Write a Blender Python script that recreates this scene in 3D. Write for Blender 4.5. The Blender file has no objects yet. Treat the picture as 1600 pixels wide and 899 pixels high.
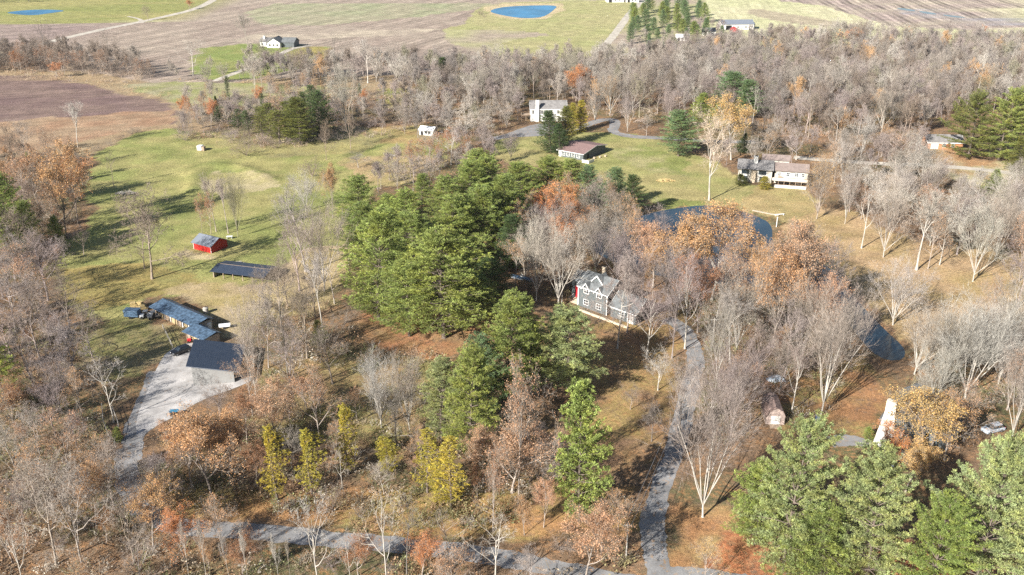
import bpy, bmesh, math, random
import numpy as np
from mathutils import Vector

# ------------------------------------------------------------------ camera, light, exposure
SC = bpy.context.scene
COL = SC.collection
F, PITCH, CAMH = 1450.0, math.radians(23.5), 100.0
cam = bpy.data.objects.new('camera', bpy.data.cameras.new('camera'))
COL.objects.link(cam)
cam.location = (0, 0, CAMH)
cam.rotation_euler = (math.radians(90) - PITCH, 0, 0)
cam.data.sensor_width = 36
cam.data.lens = F / 1600 * 36
cam.data.clip_start = 1
cam.data.clip_end = 20000
SC.camera = cam
SUN_EL, SUN_TO = math.radians(29), math.radians(48)      # elevation, direction the shadows run to (from +x)
wd = bpy.data.worlds.new('World'); SC.world = wd; wd.use_nodes = True
nt = wd.node_tree
sky = nt.nodes.new('ShaderNodeTexSky'); sky.sky_type = 'NISHITA'; sky.sun_disc = False
sky.sun_elevation = SUN_EL
sx, sy = -math.cos(SUN_TO), -math.sin(SUN_TO)
sky.sun_rotation = math.atan2(sx, sy)
sky.air_density = 1.0; sky.dust_density = 0.6
nt.links.new(sky.outputs[0], nt.nodes['Background'].inputs[0])
nt.nodes['Background'].inputs[1].default_value = 0.05
sl = bpy.data.lights.new('sun', 'SUN'); sl.energy = 5.0; sl.angle = math.radians(0.5); sl.color = (1.0, 0.95, 0.87)
sun = bpy.data.objects.new('sun', sl); COL.objects.link(sun)
sdir = Vector((-sx * math.cos(SUN_EL), -sy * math.cos(SUN_EL), -math.sin(SUN_EL)))
sun.rotation_euler = sdir.to_track_quat('-Z', 'Y').to_euler()
SC.view_settings.view_transform = 'Standard'; SC.view_settings.look = 'None'
SC.view_settings.gamma = 1.0; SC.view_settings.use_curve_mapping = False
SC.view_settings.exposure = 1.27
cy = SC.cycles
cy.max_bounces = 5; cy.diffuse_bounces = 2; cy.glossy_bounces = 2; cy.transmission_bounces = 2; cy.volume_bounces = 0
cy.transparent_max_bounces = 6; cy.use_denoising = False
HAZE = 0.00004

rng = np.random.default_rng(11)
random.seed(11)
cP, sP = math.cos(PITCH), math.sin(PITCH)

def G(u, v, z=0.0):
    """ground point (at height z) that the photo shows at pixel u, v of 1600 x 899"""
    a = (u - 800) / F; b = (449.5 - v) / F
    t = (z - CAMH) / (-sP + b * cP)
    return (a * t, (cP + b * sP) * t)

def W(x, y, z=0.0):
    dz = z - CAMH
    d = y * cP - dz * sP; up = y * sP + dz * cP
    return 800 + F * x / d, 449.5 - F * up / d, F / d

def Ht(u, vb, vt):
    x, y = G(u, vb); lo, hi = 0.0, 80.0
    for _ in range(40):
        m = (lo + hi) / 2
        if W(x, y, m)[1] > vt: lo = m
        else: hi = m
    return lo

# ------------------------------------------------------------------ helpers
def tag(o, label=None, cat=None, group=None, kind=None):
    if label: o['label'] = label
    if cat: o['category'] = cat
    if group: o['group'] = group
    if kind: o['kind'] = kind
    return o

def empty(name, loc, rz=0.0, label=None, cat=None, group=None):
    o = bpy.data.objects.new(name, None); COL.objects.link(o)
    o.location = loc; o.rotation_euler = (0, 0, rz); o.empty_display_size = 0.5
    return tag(o, label, cat, group)

def link(name, mesh, mats=None, parent=None):
    o = bpy.data.objects.new(name, mesh); COL.objects.link(o)
    if mats is not None:
        for m in (mats if isinstance(mats, (list, tuple)) else [mats]): mesh.materials.append(m)
    if parent: o.parent = parent
    return o

def np_mesh(name, V, faces, n, matidx=None, smooth=False):
    """V (N,3), faces (M,n) arrays -> mesh"""
    V = np.asarray(V, np.float32); faces = np.asarray(faces, np.int32)
    me = bpy.data.meshes.new(name)
    me.vertices.add(len(V)); me.vertices.foreach_set('co', V.ravel())
    me.loops.add(faces.size); me.loops.foreach_set('vertex_index', faces.ravel())
    me.polygons.add(len(faces))
    me.polygons.foreach_set('loop_start', np.arange(0, faces.size, n, dtype=np.int32))
    me.polygons.foreach_set('loop_total', np.full(len(faces), n, np.int32))
    if matidx is not None: me.polygons.foreach_set('material_index', np.asarray(matidx, np.int32))
    if smooth: me.polygons.foreach_set('use_smooth', np.ones(len(faces), bool))
    me.update(calc_edges=True)
    return me

class MB:
    def __init__(s): s.v = []; s.f = []; s.m = []
    def poly(s, pts, m=0):
        b = len(s.v); s.v += [tuple(p) for p in pts]; s.f.append(tuple(range(b, b + len(pts)))); s.m.append(m)
    def box(s, x0, y0, z0, x1, y1, z1, m=0):
        b = len(s.v)
        s.v += [(x0,y0,z0),(x1,y0,z0),(x1,y1,z0),(x0,y1,z0),(x0,y0,z1),(x1,y0,z1),(x1,y1,z1),(x0,y1,z1)]
        for q in ((0,3,2,1),(4,5,6,7),(0,1,5,4),(1,2,6,5),(2,3,7,6),(3,0,4,7)):
            s.f.append(tuple(b + i for i in q)); s.m.append(m)
    def slab(s, quad, th, m=0):
        """thick plate under the four top corners"""
        q = [Vector(p) for p in quad]
        n = (q[1] - q[0]).cross(q[2] - q[0]).normalized()
        if n.z < 0: q.reverse(); n = -n
        lo = [p - n * th for p in q]; b = len(s.v)
        s.v += [tuple(p) for p in q + lo]
        for f in ((0,1,2,3),(7,6,5,4),(0,4,5,1),(1,5,6,2),(2,6,7,3),(3,7,4,0)):
            s.f.append(tuple(b + i for i in f)); s.m.append(m)
    def prism(s, prof, y0, y1, axis='y', m=0):
        """profile of (a, z) pairs extruded along y (or x)"""
        b = len(s.v); n = len(prof)
        for yy in (y0, y1):
            for a, z in prof: s.v.append((a, yy, z) if axis == 'y' else (yy, a, z))
        s.f.append(tuple(b + i for i in range(n))); s.m.append(m)
        s.f.append(tuple(b + n + i for i in reversed(range(n)))); s.m.append(m)
        for i in range(n):
            j = (i + 1) % n
            s.f.append((b + i, b + n + i, b + n + j, b + j)); s.m.append(m)
    def tube(s, p, q, r0, r1=None, n=8, m=0):
        r1 = r0 if r1 is None else r1
        p = Vector(p); q = Vector(q); d = (q - p).normalized()
        a = d.cross(Vector((0, 0, 1)) if abs(d.z) < .9 else Vector((1, 0, 0))).normalized(); c = d.cross(a)
        b = len(s.v)
        for o, r in ((p, r0), (q, r1)):
            for i in range(n):
                t = 2 * math.pi * i / n; s.v.append(tuple(o + a * (r * math.cos(t)) + c * (r * math.sin(t))))
        for i in range(n):
            j = (i + 1) % n; s.f.append((b + i, b + j, b + n + j, b + n + i)); s.m.append(m)
        s.f.append(tuple(b + i for i in reversed(range(n)))); s.m.append(m)
        s.f.append(tuple(b + n + i for i in range(n))); s.m.append(m)
    def build(s, name, mats, parent=None, bevel=0.0, smooth=False):
        me = bpy.data.meshes.new(name); me.from_pydata(s.v, [], s.f)
        me.polygons.foreach_set('material_index', s.m)
        bm = bmesh.new(); bm.from_mesh(me); bmesh.ops.recalc_face_normals(bm, faces=bm.faces); bm.to_mesh(me); bm.free()
        if smooth: me.polygons.foreach_set('use_smooth', [True] * len(me.polygons))
        me.update()
        o = link(name, me, mats, parent)
        if bevel:
            md = o.modifiers.new('bevel', 'BEVEL'); md.width = bevel; md.segments = 2; md.limit_method = 'ANGLE'
        return o

# ------------------------------------------------------------------ materials
def new_mat(name):
    m = bpy.data.materials.new(name); m.use_nodes = True
    return m, m.node_tree, m.node_tree.nodes['Principled BSDF']

def N(t, kind, **kw):
    n = t.nodes.new(kind)
    for k, v in kw.items(): setattr(n, k, v)
    return n

def mixc(t, fac, a, b, mode='MIX'):
    n = N(t, 'ShaderNodeMix', data_type='RGBA', blend_type=mode)
    for s, val in ((n.inputs[0], fac), (n.inputs[6], a), (n.inputs[7], b)):
        if isinstance(val, bpy.types.NodeSocket): t.links.new(val, s)
        elif isinstance(val, (int, float)): s.default_value = val
        else: s.default_value = (*val, 1)
    return n.outputs[2]

def math_(t, op, a, b=0.0, clamp=False):
    n = N(t, 'ShaderNodeMath', operation=op, use_clamp=clamp)
    for s, val in ((n.inputs[0], a), (n.inputs[1], b)):
        if isinstance(val, bpy.types.NodeSocket): t.links.new(val, s)
        else: s.default_value = val
    return n.outputs[0]

def ramp(t, x, lo, hi, a=0.0, b=1.0):
    n = N(t, 'ShaderNodeMapRange'); t.links.new(x, n.inputs[0])
    n.inputs[1].default_value = lo; n.inputs[2].default_value = hi
    n.inputs[3].default_value = a; n.inputs[4].default_value = b
    return n.outputs[0]

def noise(t, vec, scale, detail=3.0, rough=0.55):
    n = N(t, 'ShaderNodeTexNoise'); n.inputs['Scale'].default_value = scale
    n.inputs['Detail'].default_value = detail; n.inputs['Roughness'].default_value = rough
    if vec is not None: t.links.new(vec, n.inputs['Vector'])
    return n.outputs['Fac']

def plain(name, col, rough=0.8, var=0.15, scale=1.5, metal=0.0, stripes=None, spec=0.3, bump=0.0):
    """weathered paint / stone / metal: two noises, optional ribs or boards (axis, period, depth)"""
    m, t, b = new_mat(name)
    g = N(t, 'ShaderNodeTexCoord').outputs['Object']
    f1 = ramp(t, noise(t, g, scale, 5), .3, .7, 1 - var, 1 + var)
    f2 = ramp(t, noise(t, g, scale * 9, 3), .3, .7, 1 - var * .6, 1 + var * .6)
    f = math_(t, 'MULTIPLY', f1, f2)
    if stripes:
        ax, per, dep = stripes
        sp = N(t, 'ShaderNodeSeparateXYZ'); t.links.new(g, sp.inputs[0])
        w = math_(t, 'FRACT', math_(t, 'MULTIPLY', sp.outputs[ax], 1.0 / per))
        line = ramp(t, math_(t, 'ABSOLUTE', math_(t, 'SUBTRACT', w, .5)), .36, .5, 1.0, 1 - dep)
        f = math_(t, 'MULTIPLY', f, line)
    c = mixc(t, 1.0, col, (1, 1, 1), 'MULTIPLY')
    cn = N(t, 'ShaderNodeVectorMath', operation='SCALE'); t.links.new(c, cn.inputs[0]); t.links.new(f, cn.inputs['Scale'])
    t.links.new(cn.outputs[0], b.inputs['Base Color'])
    b.inputs['Roughness'].default_value = rough; b.inputs['Metallic'].default_value = metal
    b.inputs['Specular IOR Level'].default_value = spec
    return m

def shingle(name, col, stain=0.25):
    m, t, b = new_mat(name)
    g = N(t, 'ShaderNodeTexCoord').outputs['Object']
    br = N(t, 'ShaderNodeTexBrick'); t.links.new(g, br.inputs['Vector'])
    br.inputs['Scale'].default_value = 1.2; br.inputs['Mortar Size'].default_value = 0.03
    k = lambda f: (col[0] * f, col[1] * f, col[2] * f, 1)
    br.inputs['Color1'].default_value = k(1.12); br.inputs['Color2'].default_value = k(.86); br.inputs['Mortar'].default_value = k(.6)
    f = ramp(t, noise(t, g, .6, 6), .3, .7, 1 - stain, 1 + stain)
    cn = N(t, 'ShaderNodeVectorMath', operation='SCALE'); t.links.new(br.outputs['Color'], cn.inputs[0]); t.links.new(f, cn.inputs['Scale'])
    t.links.new(cn.outputs[0], b.inputs['Base Color']); b.inputs['Roughness'].default_value = .9
    b.inputs['Specular IOR Level'].default_value = .2
    return m

def object_tint(name, rough=.85, var=.35, patch=.25, trans=0.0, hue=None):
    """colour from the object's own colour, varied leaf by leaf and in clumps"""
    m, t, b = new_mat(name)
    oi = N(t, 'ShaderNodeObjectInfo')
    ge = N(t, 'ShaderNodeNewGeometry')
    g = N(t, 'ShaderNodeTexCoord').outputs['Object']
    f = math_(t, 'MULTIPLY', ramp(t, ge.outputs['Random Per Island'], 0, 1, 1 - var, 1 + var),
              ramp(t, noise(t, g, .35, 3), .3, .7, 1 - patch, 1 + patch))
    col = oi.outputs['Color']
    if hue:
        col = mixc(t, ramp(t, noise(t, g, .5, 4), .42, .62, 0, .6), col, mixc(t, 1.0, col, hue, 'MULTIPLY'))
    cn = N(t, 'ShaderNodeVectorMath', operation='SCALE'); t.links.new(col, cn.inputs[0]); t.links.new(f, cn.inputs['Scale'])
    t.links.new(cn.outputs[0], b.inputs['Base Color']); b.inputs['Roughness'].default_value = rough
    b.inputs['Specular IOR Level'].default_value = .25
    if trans:
        tr = N(t, 'ShaderNodeBsdfTranslucent'); t.links.new(cn.outputs[0], tr.inputs[0])
        mx = N(t, 'ShaderNodeMixShader'); mx.inputs[0].default_value = trans
        t.links.new(b.outputs[0], mx.inputs[1]); t.links.new(tr.outputs[0], mx.inputs[2])
        t.links.new(mx.outputs[0], t.nodes['Material Output'].inputs[0])
    return m

M = {}
M['twig'] = object_tint('twig', .9, .5, .2)
M['bark'] = object_tint('bark', .9, .0, .3)
M['leaf'] = object_tint('dry_leaf', .75, .45, .3, .25, (1.1, .85, .66))
M['needle'] = object_tint('needle', .6, .4, .3, .3, (1.35, 1.12, .7))
M['white'] = plain('white_paint', (.62, .61, .58), .6, .1)
M['trim'] = plain('white_trim', (.82, .82, .8), .5, .03)
M['cream'] = plain('cream_siding', (.46, .43, .375), .7, .15, stripes=(2, .25, .15))
M['glass'] = plain('window_glass', (.03, .04, .05), .08, .05, spec=.8)
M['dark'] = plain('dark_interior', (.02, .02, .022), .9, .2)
M['wood'] = plain('weathered_wood', (.30, .23, .17), .85, .25, 2, stripes=(2, .25, .3))
M['greywood'] = plain('grey_wood', (.33, .31, .28), .85, .25, 2)
M['stone'] = plain('tan_stone', (.48, .40, .30), .9, .2, 2.5)
M['redmetal'] = plain('red_metal', (.40, .022, .02), .45, .12, 1, stripes=(0, .45, .25))
M['greyroof'] = plain('grey_metal_roof', (.17, .19, .225), .5, .08, .7, stripes=(0, .6, .2), spec=.3)
M['blackroof'] = plain('black_metal_roof', (.035, .048, .075), .5, .1, .8, stripes=(0, .5, .3))
M['rustroof'] = plain('blue_grey_worn_roof', (.065, .105, .16), .45, .6, 1.3, stripes=(0, .5, .4))
M['greysiding'] = plain('grey_siding', (.105, .12, .125), .7, .06, 1, stripes=(2, .22, .22))
M['greywall'] = plain('grey_ribbed_wall', (.27, .27, .265), .55, .05, .5, stripes=(0, .3, .2))
M['tanwall'] = plain('tan_boards', (.36, .28, .16), .8, .3, 1.2, stripes=(0, .3, .3))
M['brick'] = plain('orange_brick', (.42, .20, .10), .85, .12, 3, stripes=(2, .12, .2))
M['redpaint'] = plain('red_paint', (.55, .02, .03), .5, .08)
M['sh_grey'] = shingle('grey_shingle', (.15, .16, .165))
M['sh_pale'] = shingle('pale_shingle', (.22, .21, .205))
M['sh_mauve'] = shingle('mauve_shingle', (.25, .165, .155), .1)
M['sh_brown'] = shingle('brown_shingle', (.25, .20, .18), .15)
M['blackpaint'] = plain('black_car_paint', (.012, .012, .014), .22, .05, spec=.7)
M['greypaint'] = plain('pale_car_paint', (.45, .50, .56), .3, .05, spec=.6)
M['whitepaint'] = plain('white_car_paint', (.75, .77, .80), .3, .04, spec=.6)
M['bluepaint'] = plain('blue_plastic', (.04, .17, .28), .4, .08)
M['bluegrey'] = plain('blue_grey_cover', (.07, .12, .19), .5, .2, 2)
M['tyre'] = plain('tyre_rubber', (.02, .02, .02), .9, .1)
M['tank'] = plain('white_plastic', (.72, .74, .72), .5, .05)
M['pipe'] = plain('dull_metal', (.35, .36, .37), .4, .1, metal=.6)
M['hay'] = plain('hay', (.45, .34, .16), .95, .3, 4)

# ------------------------------------------------------------------ water
def water_mat(name, col, rough, ripple):
    m, t, b = new_mat(name)
    b.inputs['Roughness'].default_value = rough; b.inputs['IOR'].default_value = 1.33
    g = N(t, 'ShaderNodeTexCoord').outputs['Object']
    c = mixc(t, ramp(t, noise(t, g, .05, 4), .35, .65), col, tuple(x * .6 for x in col))
    t.links.new(c, b.inputs['Base Color'])
    bp = N(t, 'ShaderNodeBump'); bp.inputs['Strength'].default_value = ripple; bp.inputs['Distance'].default_value = .05
    t.links.new(noise(t, g, 2.2, 3), bp.inputs['Height']); t.links.new(bp.outputs[0], b.inputs['Normal'])
    return m
M['pond'] = water_mat('pond_water', (.035, .062, .088), .06, .35)
M['farpond'] = water_mat('blue_pond_water', (.04, .21, .40), .3, .3)

def smooth_poly(pts, it=2, closed=True):
    P = [np.array(p, float) for p in pts]
    for _ in range(it):
        Q = []
        n = len(P)
        for i in range(n if closed else n - 1):
            a, b = P[i], P[(i + 1) % n]
            Q += [a * .75 + b * .25, a * .25 + b * .75]
        if not closed: Q = [P[0]] + Q + [P[-1]]
        P = Q
    return np.array(P)

def inside(poly, X, Y):
    r = np.zeros(X.shape, bool); n = len(poly)
    for i in range(n):
        x1, y1 = poly[i]; x2, y2 = poly[(i + 1) % n]
        if y1 == y2: continue
        c = ((y1 > Y) != (y2 > Y)) & (X < (x2 - x1) * (Y - y1) / (y2 - y1) + x1)
        r ^= c
    return r

def edge_dist(poly, X, Y):
    d = np.full(X.shape, 1e9); n = len(poly)
    for i in range(n):
        x1, y1 = poly[i]; x2, y2 = poly[(i + 1) % n]
        dx, dy = x2 - x1, y2 - y1; L = dx * dx + dy * dy
        if L < 1e-9: continue
        t = np.clip(((X - x1) * dx + (Y - y1) * dy) / L, 0, 1)
        d = np.minimum(d, np.hypot(X - x1 - t * dx, Y - y1 - t * dy))
    return d

def sheet(name, poly, z, mat, kind='structure'):
    me = bpy.data.meshes.new(name); bm = bmesh.new()
    vs = [bm.verts.new((p[0], p[1], z)) for p in poly]
    f = bm.faces.new(vs); bmesh.ops.triangulate(bm, faces=[f])
    bmesh.ops.recalc_face_normals(bm, faces=bm.faces)
    bm.faces.ensure_lookup_table()
    if bm.faces[0].normal.z < 0: bmesh.ops.reverse_faces(bm, faces=bm.faces)
    bm.to_mesh(me); bm.free()
    return tag(link(name, me, mat), kind=kind)

PX = lambda pts: [G(u, v) for u, v in pts]
POND = smooth_poly(PX([(1005, 333), (1045, 324), (1107, 317), (1160, 327), (1202, 343), (1211, 356), (1210, 376), (1222, 402), (1262, 410), (1293, 410),
                       (1318, 436), (1352, 478), (1394, 520), (1424, 548), (1412, 566), (1372, 560), (1342, 532), (1320, 500), (1285, 470),
                       (1220, 452), (1150, 446), (1090, 440), (1020, 430), (950, 408), (915, 385), (925, 362), (965, 345)]), 2)

# ------------------------------------------------------------------ value noise for authoring
_perm = rng.random((64, 64))
def vnoise(X, Y, s):
    x = X / s; y = Y / s; xi = np.floor(x).astype(int); yi = np.floor(y).astype(int)
    fx = x - xi; fy = y - yi; fx = fx * fx * (3 - 2 * fx); fy = fy * fy * (3 - 2 * fy)
    g = lambda a, b: _perm[a % 64, b % 64]
    return (g(xi, yi) * (1 - fx) + g(xi + 1, yi) * fx) * (1 - fy) + (g(xi, yi + 1) * (1 - fx) + g(xi + 1, yi + 1) * fx) * fy

# ------------------------------------------------------------------ the ground sheet and what covers it
def build_ground():
    xs = np.concatenate([-np.geomspace(9000, 250, 26), np.arange(-240, -170, 3.0), np.arange(-170, 176, 1.4),
                         np.arange(176, 330, 3.0), np.geomspace(340, 9000, 26)])
    ys = np.concatenate([-np.geomspace(3000, 60, 12), np.arange(-30, 90, 10.0), np.arange(90, 330, 1.4), np.arange(330, 560, 2.4),
                         np.arange(560, 1500, 6.0), np.geomspace(1510, 14000, 26)])
    X, Y = np.meshgrid(xs, ys)
    Z = np.zeros_like(X)
    d = edge_dist(POND, X, Y); ins = inside(POND, X, Y)
    Z = np.where(ins, -np.minimum(d * .45, 1.8), Z)
    # low berm on the lawn
    berm = np.array(PX([(300, 300), (305, 270), (330, 258), (375, 262), (420, 280)]))
    bd = np.full(X.shape, 1e9)
    for i in range(len(berm) - 1):
        a, b = berm[i], berm[i + 1]; L = ((b - a) ** 2).sum()
        t = np.clip(((X - a[0]) * (b[0] - a[0]) + (Y - a[1]) * (b[1] - a[1])) / L, 0, 1)
        bd = np.minimum(bd, np.hypot(X - a[0] - t * (b[0] - a[0]), Y - a[1] - t * (b[1] - a[1])))
    Z += 1.1 * np.exp(-(bd / 3.2) ** 2)
    # pixel of every ground vertex, with a wandering edge
    wx = (vnoise(X, Y, 9) - .5) * 5 + (vnoise(X + 50, Y, 3.2) - .5) * 2.5
    wy = (vnoise(X, Y + 90, 9) - .5) * 5 + (vnoise(X, Y + 31, 3.2) - .5) * 2.5
    yy = np.maximum(Y, 20.0)
    U, Vv, _s = W(X + wx, yy + wy, 0)
    litter = (.20, .135, .085); olive = (.125, .12, .06)
    C = np.zeros(X.shape + (3,)); Mk = np.zeros(X.shape + (4,)); Mk[..., 3] = 1
    n1 = vnoise(X, Y, 17)[..., None]; n2 = vnoise(X + 200, Y, 6)[..., None]
    mixn = np.clip((n1 * .6 + n2 * .4 - .4) * 3.2, 0, 1)
    C[:] = np.array(litter) * (1 - mixn) + np.array(olive) * mixn
    Mk[..., 1] = .75
    def paint(poly, c1, c2=None, sc=12, lit=0.1, plow=0, rowdir=None):
        k = inside(poly, U, Vv)
        c2 = c2 or c1
        m = np.clip((vnoise(X + 7, Y + 3, sc) * .6 + vnoise(X, Y + 77, sc / 3) * .4 - .3) * 2.4, 0, 1)[..., None]
        col = np.array(c1) * (1 - m) + np.array(c2) * m
        C[k] = col[k]; Mk[k, 1] = lit; Mk[k, 0] = plow
        if rowdir:
            a, b = np.array(G(*rowdir[0])), np.array(G(*rowdir[1])); t = (b - a) / np.linalg.norm(b - a)
            Mk[k, 2] = (X * -t[1] + Y * t[0])[k]
    green = (.235, .255, .085); green2 = (.335, .305, .125); dry = (.40, .31, .18); brown = (.36, .295, .235); brown2 = (.31, .245, .20)
    wheat = (.54, .50, .32); wheat2 = (.38, .37, .19)
    far = -160
    # far fields
    paint([(-3000, far), (5000, far), (5000, 90), (-3000, 90)], wheat2, brown, 60)
    paint([(-900, far), (350, far), (345, 0), (240, 32), (175, 42), (-600, 34)], green, green2, 40)
    paint([(-900, 32), (190, 38), (60, 80), (-900, 84)], (.27, .205, .185), (.33, .26, .22), 30, 0, .6, ((0, 60), (180, 48)))
    paint([(345, 0), (350, far), (830, far), (775, 2), (750, 12), (720, 40), (690, 46), (700, 66), (780, 96), (560, 130), (60, 130), (60, 76), (240, 32)],
          brown, brown2, 30, 0, .6, ((560, 80), (760, 25)))
    paint([(430, 6), (770, 5), (735, 16), (640, 28), (500, 40), (410, 38), (380, 20)], (.30, .305, .185), (.34, .31, .21), 30, 0, .5, ((560, 80), (760, 25)))
    paint([(400, 52), (700, 44), (640, 54), (480, 62), (350, 66)], (.45, .38, .29), brown, 14, 0, .3, ((400, 60), (700, 48)))
    paint([(690, 46), (720, 40), (745, 16), (790, 4), (1010, 0), (960, 60), (915, 112), (790, 112), (770, 80), (800, 62), (870, 55), (800, 48)],
          (.38, .345, .175), (.34, .335, .15), 25, 0, .15, ((800, 90), (900, 20)))
    paint([(755, 12), (790, 5), (880, 6), (880, 16), (850, 30), (800, 31), (765, 22)], (.50, .41, .25), None, 10)
    paint([(860, 80), (885, 60), (900, 60), (890, 110), (850, 110)], (.36, .345, .16))
    # right far fields
    paint([(1090, far), (3500, far), (3500, 80), (1180, 62), (1100, 40)], wheat, (.48, .47, .27), 40, 0, .3, ((1300, 0), (1380, 50)))
    paint([(1230, far), (1500, far), (1600, 40), (1560, 48), (1395, 42), (1370, 36), (1290, 10), (1220, 2)], (.33, .26, .23), (.40, .34, .26), 16, 0, 1.2, ((1300, 0), (1370, 42)))
    paint([(1400, 14), (1440, 16), (1500, 26), (1620, 34), (1900, 40), (1900, 44), (1600, 41), (1480, 32), (1410, 22)], (.30, .28, .30), (.36, .31, .28), 10, 0, .4, ((1300, 0), (1370, 42)))
    paint([(1180, 14), (1260, 26), (1340, 40), (1330, 46), (1220, 34), (1160, 20)], (.40, .34, .24), None, 10, 0, .3, ((1180, 14), (1340, 40)))
    # far house lawn
    paint([(310, 75), (400, 68), (515, 74), (505, 92), (470, 106), (400, 122), (330, 125), (300, 110)], (.20, .25, .075), (.27, .28, .10), 12)
    paint([(470, 72), (520, 76), (500, 92), (460, 98), (450, 84)], (.36, .29, .10), (.28, .26, .09), 8)
    # plowed field on the left and its dry fringe
    paint([(-700, 96), (130, 112), (230, 128), (275, 140), (420, 122), (640, 118), (640, 150), (420, 160), (290, 215), (150, 245), (-700, 245)], (.33, .245, .15), (.34, .27, .17), 9, .3)
    paint([(190, 132), (280, 128), (400, 130), (560, 138), (520, 160), (300, 170), (240, 152)], (.33, .30, .19), (.28, .29, .12), 10)
    paint([(-700, 110), (0, 117), (60, 121), (130, 130), (200, 148), (262, 163), (278, 178), (270, 192), (200, 200), (90, 206), (-700, 200)],
          (.185, .125, .115), (.22, .155, .13), 18, .0, .35, ((0, 180), (230, 165)))
    paint([(-700, 196), (0, 190), (110, 182), (270, 172), (276, 190), (200, 204), (110, 226), (0, 240), (-700, 245)], (.33, .205, .13), (.36, .26, .17), 10, .1, .3, ((0, 180), (230, 165)))
    # lawns left of the pines
    paint([(140, 262), (165, 232), (212, 206), (272, 201), (330, 214), (420, 236), (520, 238), (600, 214), (660, 205), (720, 225), (690, 262), (600, 275), (560, 330), (525, 420),
           (500, 450), (420, 470), (300, 500), (330, 470), (240, 458), (180, 505), (100, 472), (70, 420), (150, 330), (120, 300)], green, green2, 13, .05)
    paint([(80, 420), (230, 410), (330, 440), (250, 462), (180, 482), (100, 470)], (.34, .27, .10), (.26, .24, .09), 8, .2)
    paint([(290, 388), (330, 396), (345, 402), (310, 404), (280, 396)], (.45, .38, .22))
    paint([(310, 290), (330, 268), (400, 270), (440, 290), (400, 300), (320, 305)], (.42, .36, .21), green2, 6)
    paint([(250, 452), (300, 440), (420, 444), (440, 420), (480, 385), (545, 380), (545, 430), (520, 480), (440, 500), (370, 510), (330, 480), (300, 470)], (.45, .35, .22), (.36, .29, .13), 8, .1)
    paint([(330, 480), (440, 470), (400, 520), (345, 530)], (.40, .32, .19), (.28, .25, .10), 6)
    paint([(170, 500), (230, 490), (290, 520), (290, 545), (250, 560), (220, 590), (150, 600), (120, 560)], (.20, .20, .075), (.30, .24, .14), 7, .2)
    paint([(530, 250), (620, 240), (700, 250), (660, 290), (560, 290)], (.42, .31, .17), green2, 7, .2)
    paint([(590, 140), (640, 138), (640, 168), (590, 170)], (.24, .26, .08), (.32, .27, .1), 8)
    paint([(560, 200), (660, 195), (700, 212), (640, 225), (560, 225)], (.36, .26, .12), green2, 6, .3)
    paint([(262, 212), (330, 205), (420, 200), (560, 196), (610, 214), (560, 240), (420, 244), (300, 222)], green2, (.27, .25, .12), 9, .25)
    # lawn in the middle distance
    paint([(760, 220), (870, 208), (900, 205), (1000, 212), (1060, 226), (1130, 262), (1170, 292), (1250, 296), (1275, 318), (1240, 346), (1160, 330), (1100, 318), (1040, 324),
           (960, 290), (920, 262), (840, 258), (770, 250)], (.27, .275, .10), (.36, .31, .14), 13, .05)
    paint([(950, 236), (1000, 226), (1070, 250), (1080, 275), (1010, 270)], (.225, .25, .08), (.36, .33, .16), 8)
    paint([(1180, 290), (1260, 300), (1290, 330), (1240, 350), (1160, 328)], (.40, .31, .15), (.33, .28, .12), 8, .2)
    paint([(1028, 318), (1050, 312), (1100, 314), (1104, 317), (1045, 326)], (.20, .22, .07))
    # dry slopes right of the pond
    paint([(1216, 352), (1290, 322), (1350, 330), (1430, 380), (1600, 395), (1900, 400), (1900, 520), (1600, 515), (1470, 520), (1440, 560), (1390, 512), (1345, 462), (1300, 408), (1230, 380)],
          (.44, .31, .18), (.37, .28, .13), 12, .3)
    paint([(1470, 262), (1560, 250), (1640, 256), (1800, 260), (1800, 320), (1560, 310), (1500, 285)], (.44, .40, .24), (.40, .28, .15), 8, .2)
    paint([(1425, 226), (1480, 232), (1560, 262), (1500, 262), (1420, 240)], (.42, .25, .13), dry, 6, .4)
    paint([(1180, 600), (1330, 560), (1380, 590), (1380, 690), (1300, 690), (1180, 660)], (.32, .17, .085), (.27, .23, .09), 7, .8)
    # under the trees
    paint([(560, 470), (760, 470), (790, 520), (760, 560), (640, 560), (560, 520)], (.40, .19, .10), (.33, .22, .11), 6, .8)
    paint([(400, 560), (700, 560), (760, 650), (740, 690), (420, 700)], (.25, .23, .09), (.30, .21, .11), 7, .4)
    paint([(920, 500), (1080, 480), (1060, 640), (1040, 700), (960, 740), (900, 640)], (.30, .22, .09), (.24, .15, .09), 6, .6)
    paint([(220, 760), (1000, 760), (1000, 830), (880, 850), (600, 830), (300, 810)], (.38, .215, .10), (.30, .24, .09), 7, .7)
    paint([(1045, 790), (1130, 780), (1160, 860), (1130, 920), (1060, 920)], (.36, .26, .12), (.40, .21, .10), 6, .5)
    paint([(1120, 840), (1700, 840), (1800, 1000), (1100, 1000)], (.42, .17, .08), (.33, .15, .08), 6, .9)
    V = np.stack([X.ravel(), Y.ravel(), Z.ravel()], 1)
    nx, ny = len(xs), len(ys)
    i = np.arange((ny - 1) * (nx - 1)); r = i // (nx - 1); c = i % (nx - 1); b = r * nx + c
    me = np_mesh('ground', V, np.stack([b, b + 1, b + nx + 1, b + nx], 1), 4, smooth=True)
    for nm, arr in (('cover', np.concatenate([C, np.ones(X.shape + (1,))], 2)), ('mask', Mk)):
        at = me.attributes.new(nm, 'FLOAT_COLOR', 'POINT'); at.data.foreach_set('color', arr.astype(np.float32).ravel())
    m, t, bs = new_mat('ground_cover')
    cov = N(t, 'ShaderNodeAttribute', attribute_name='cover').outputs['Color']
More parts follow.
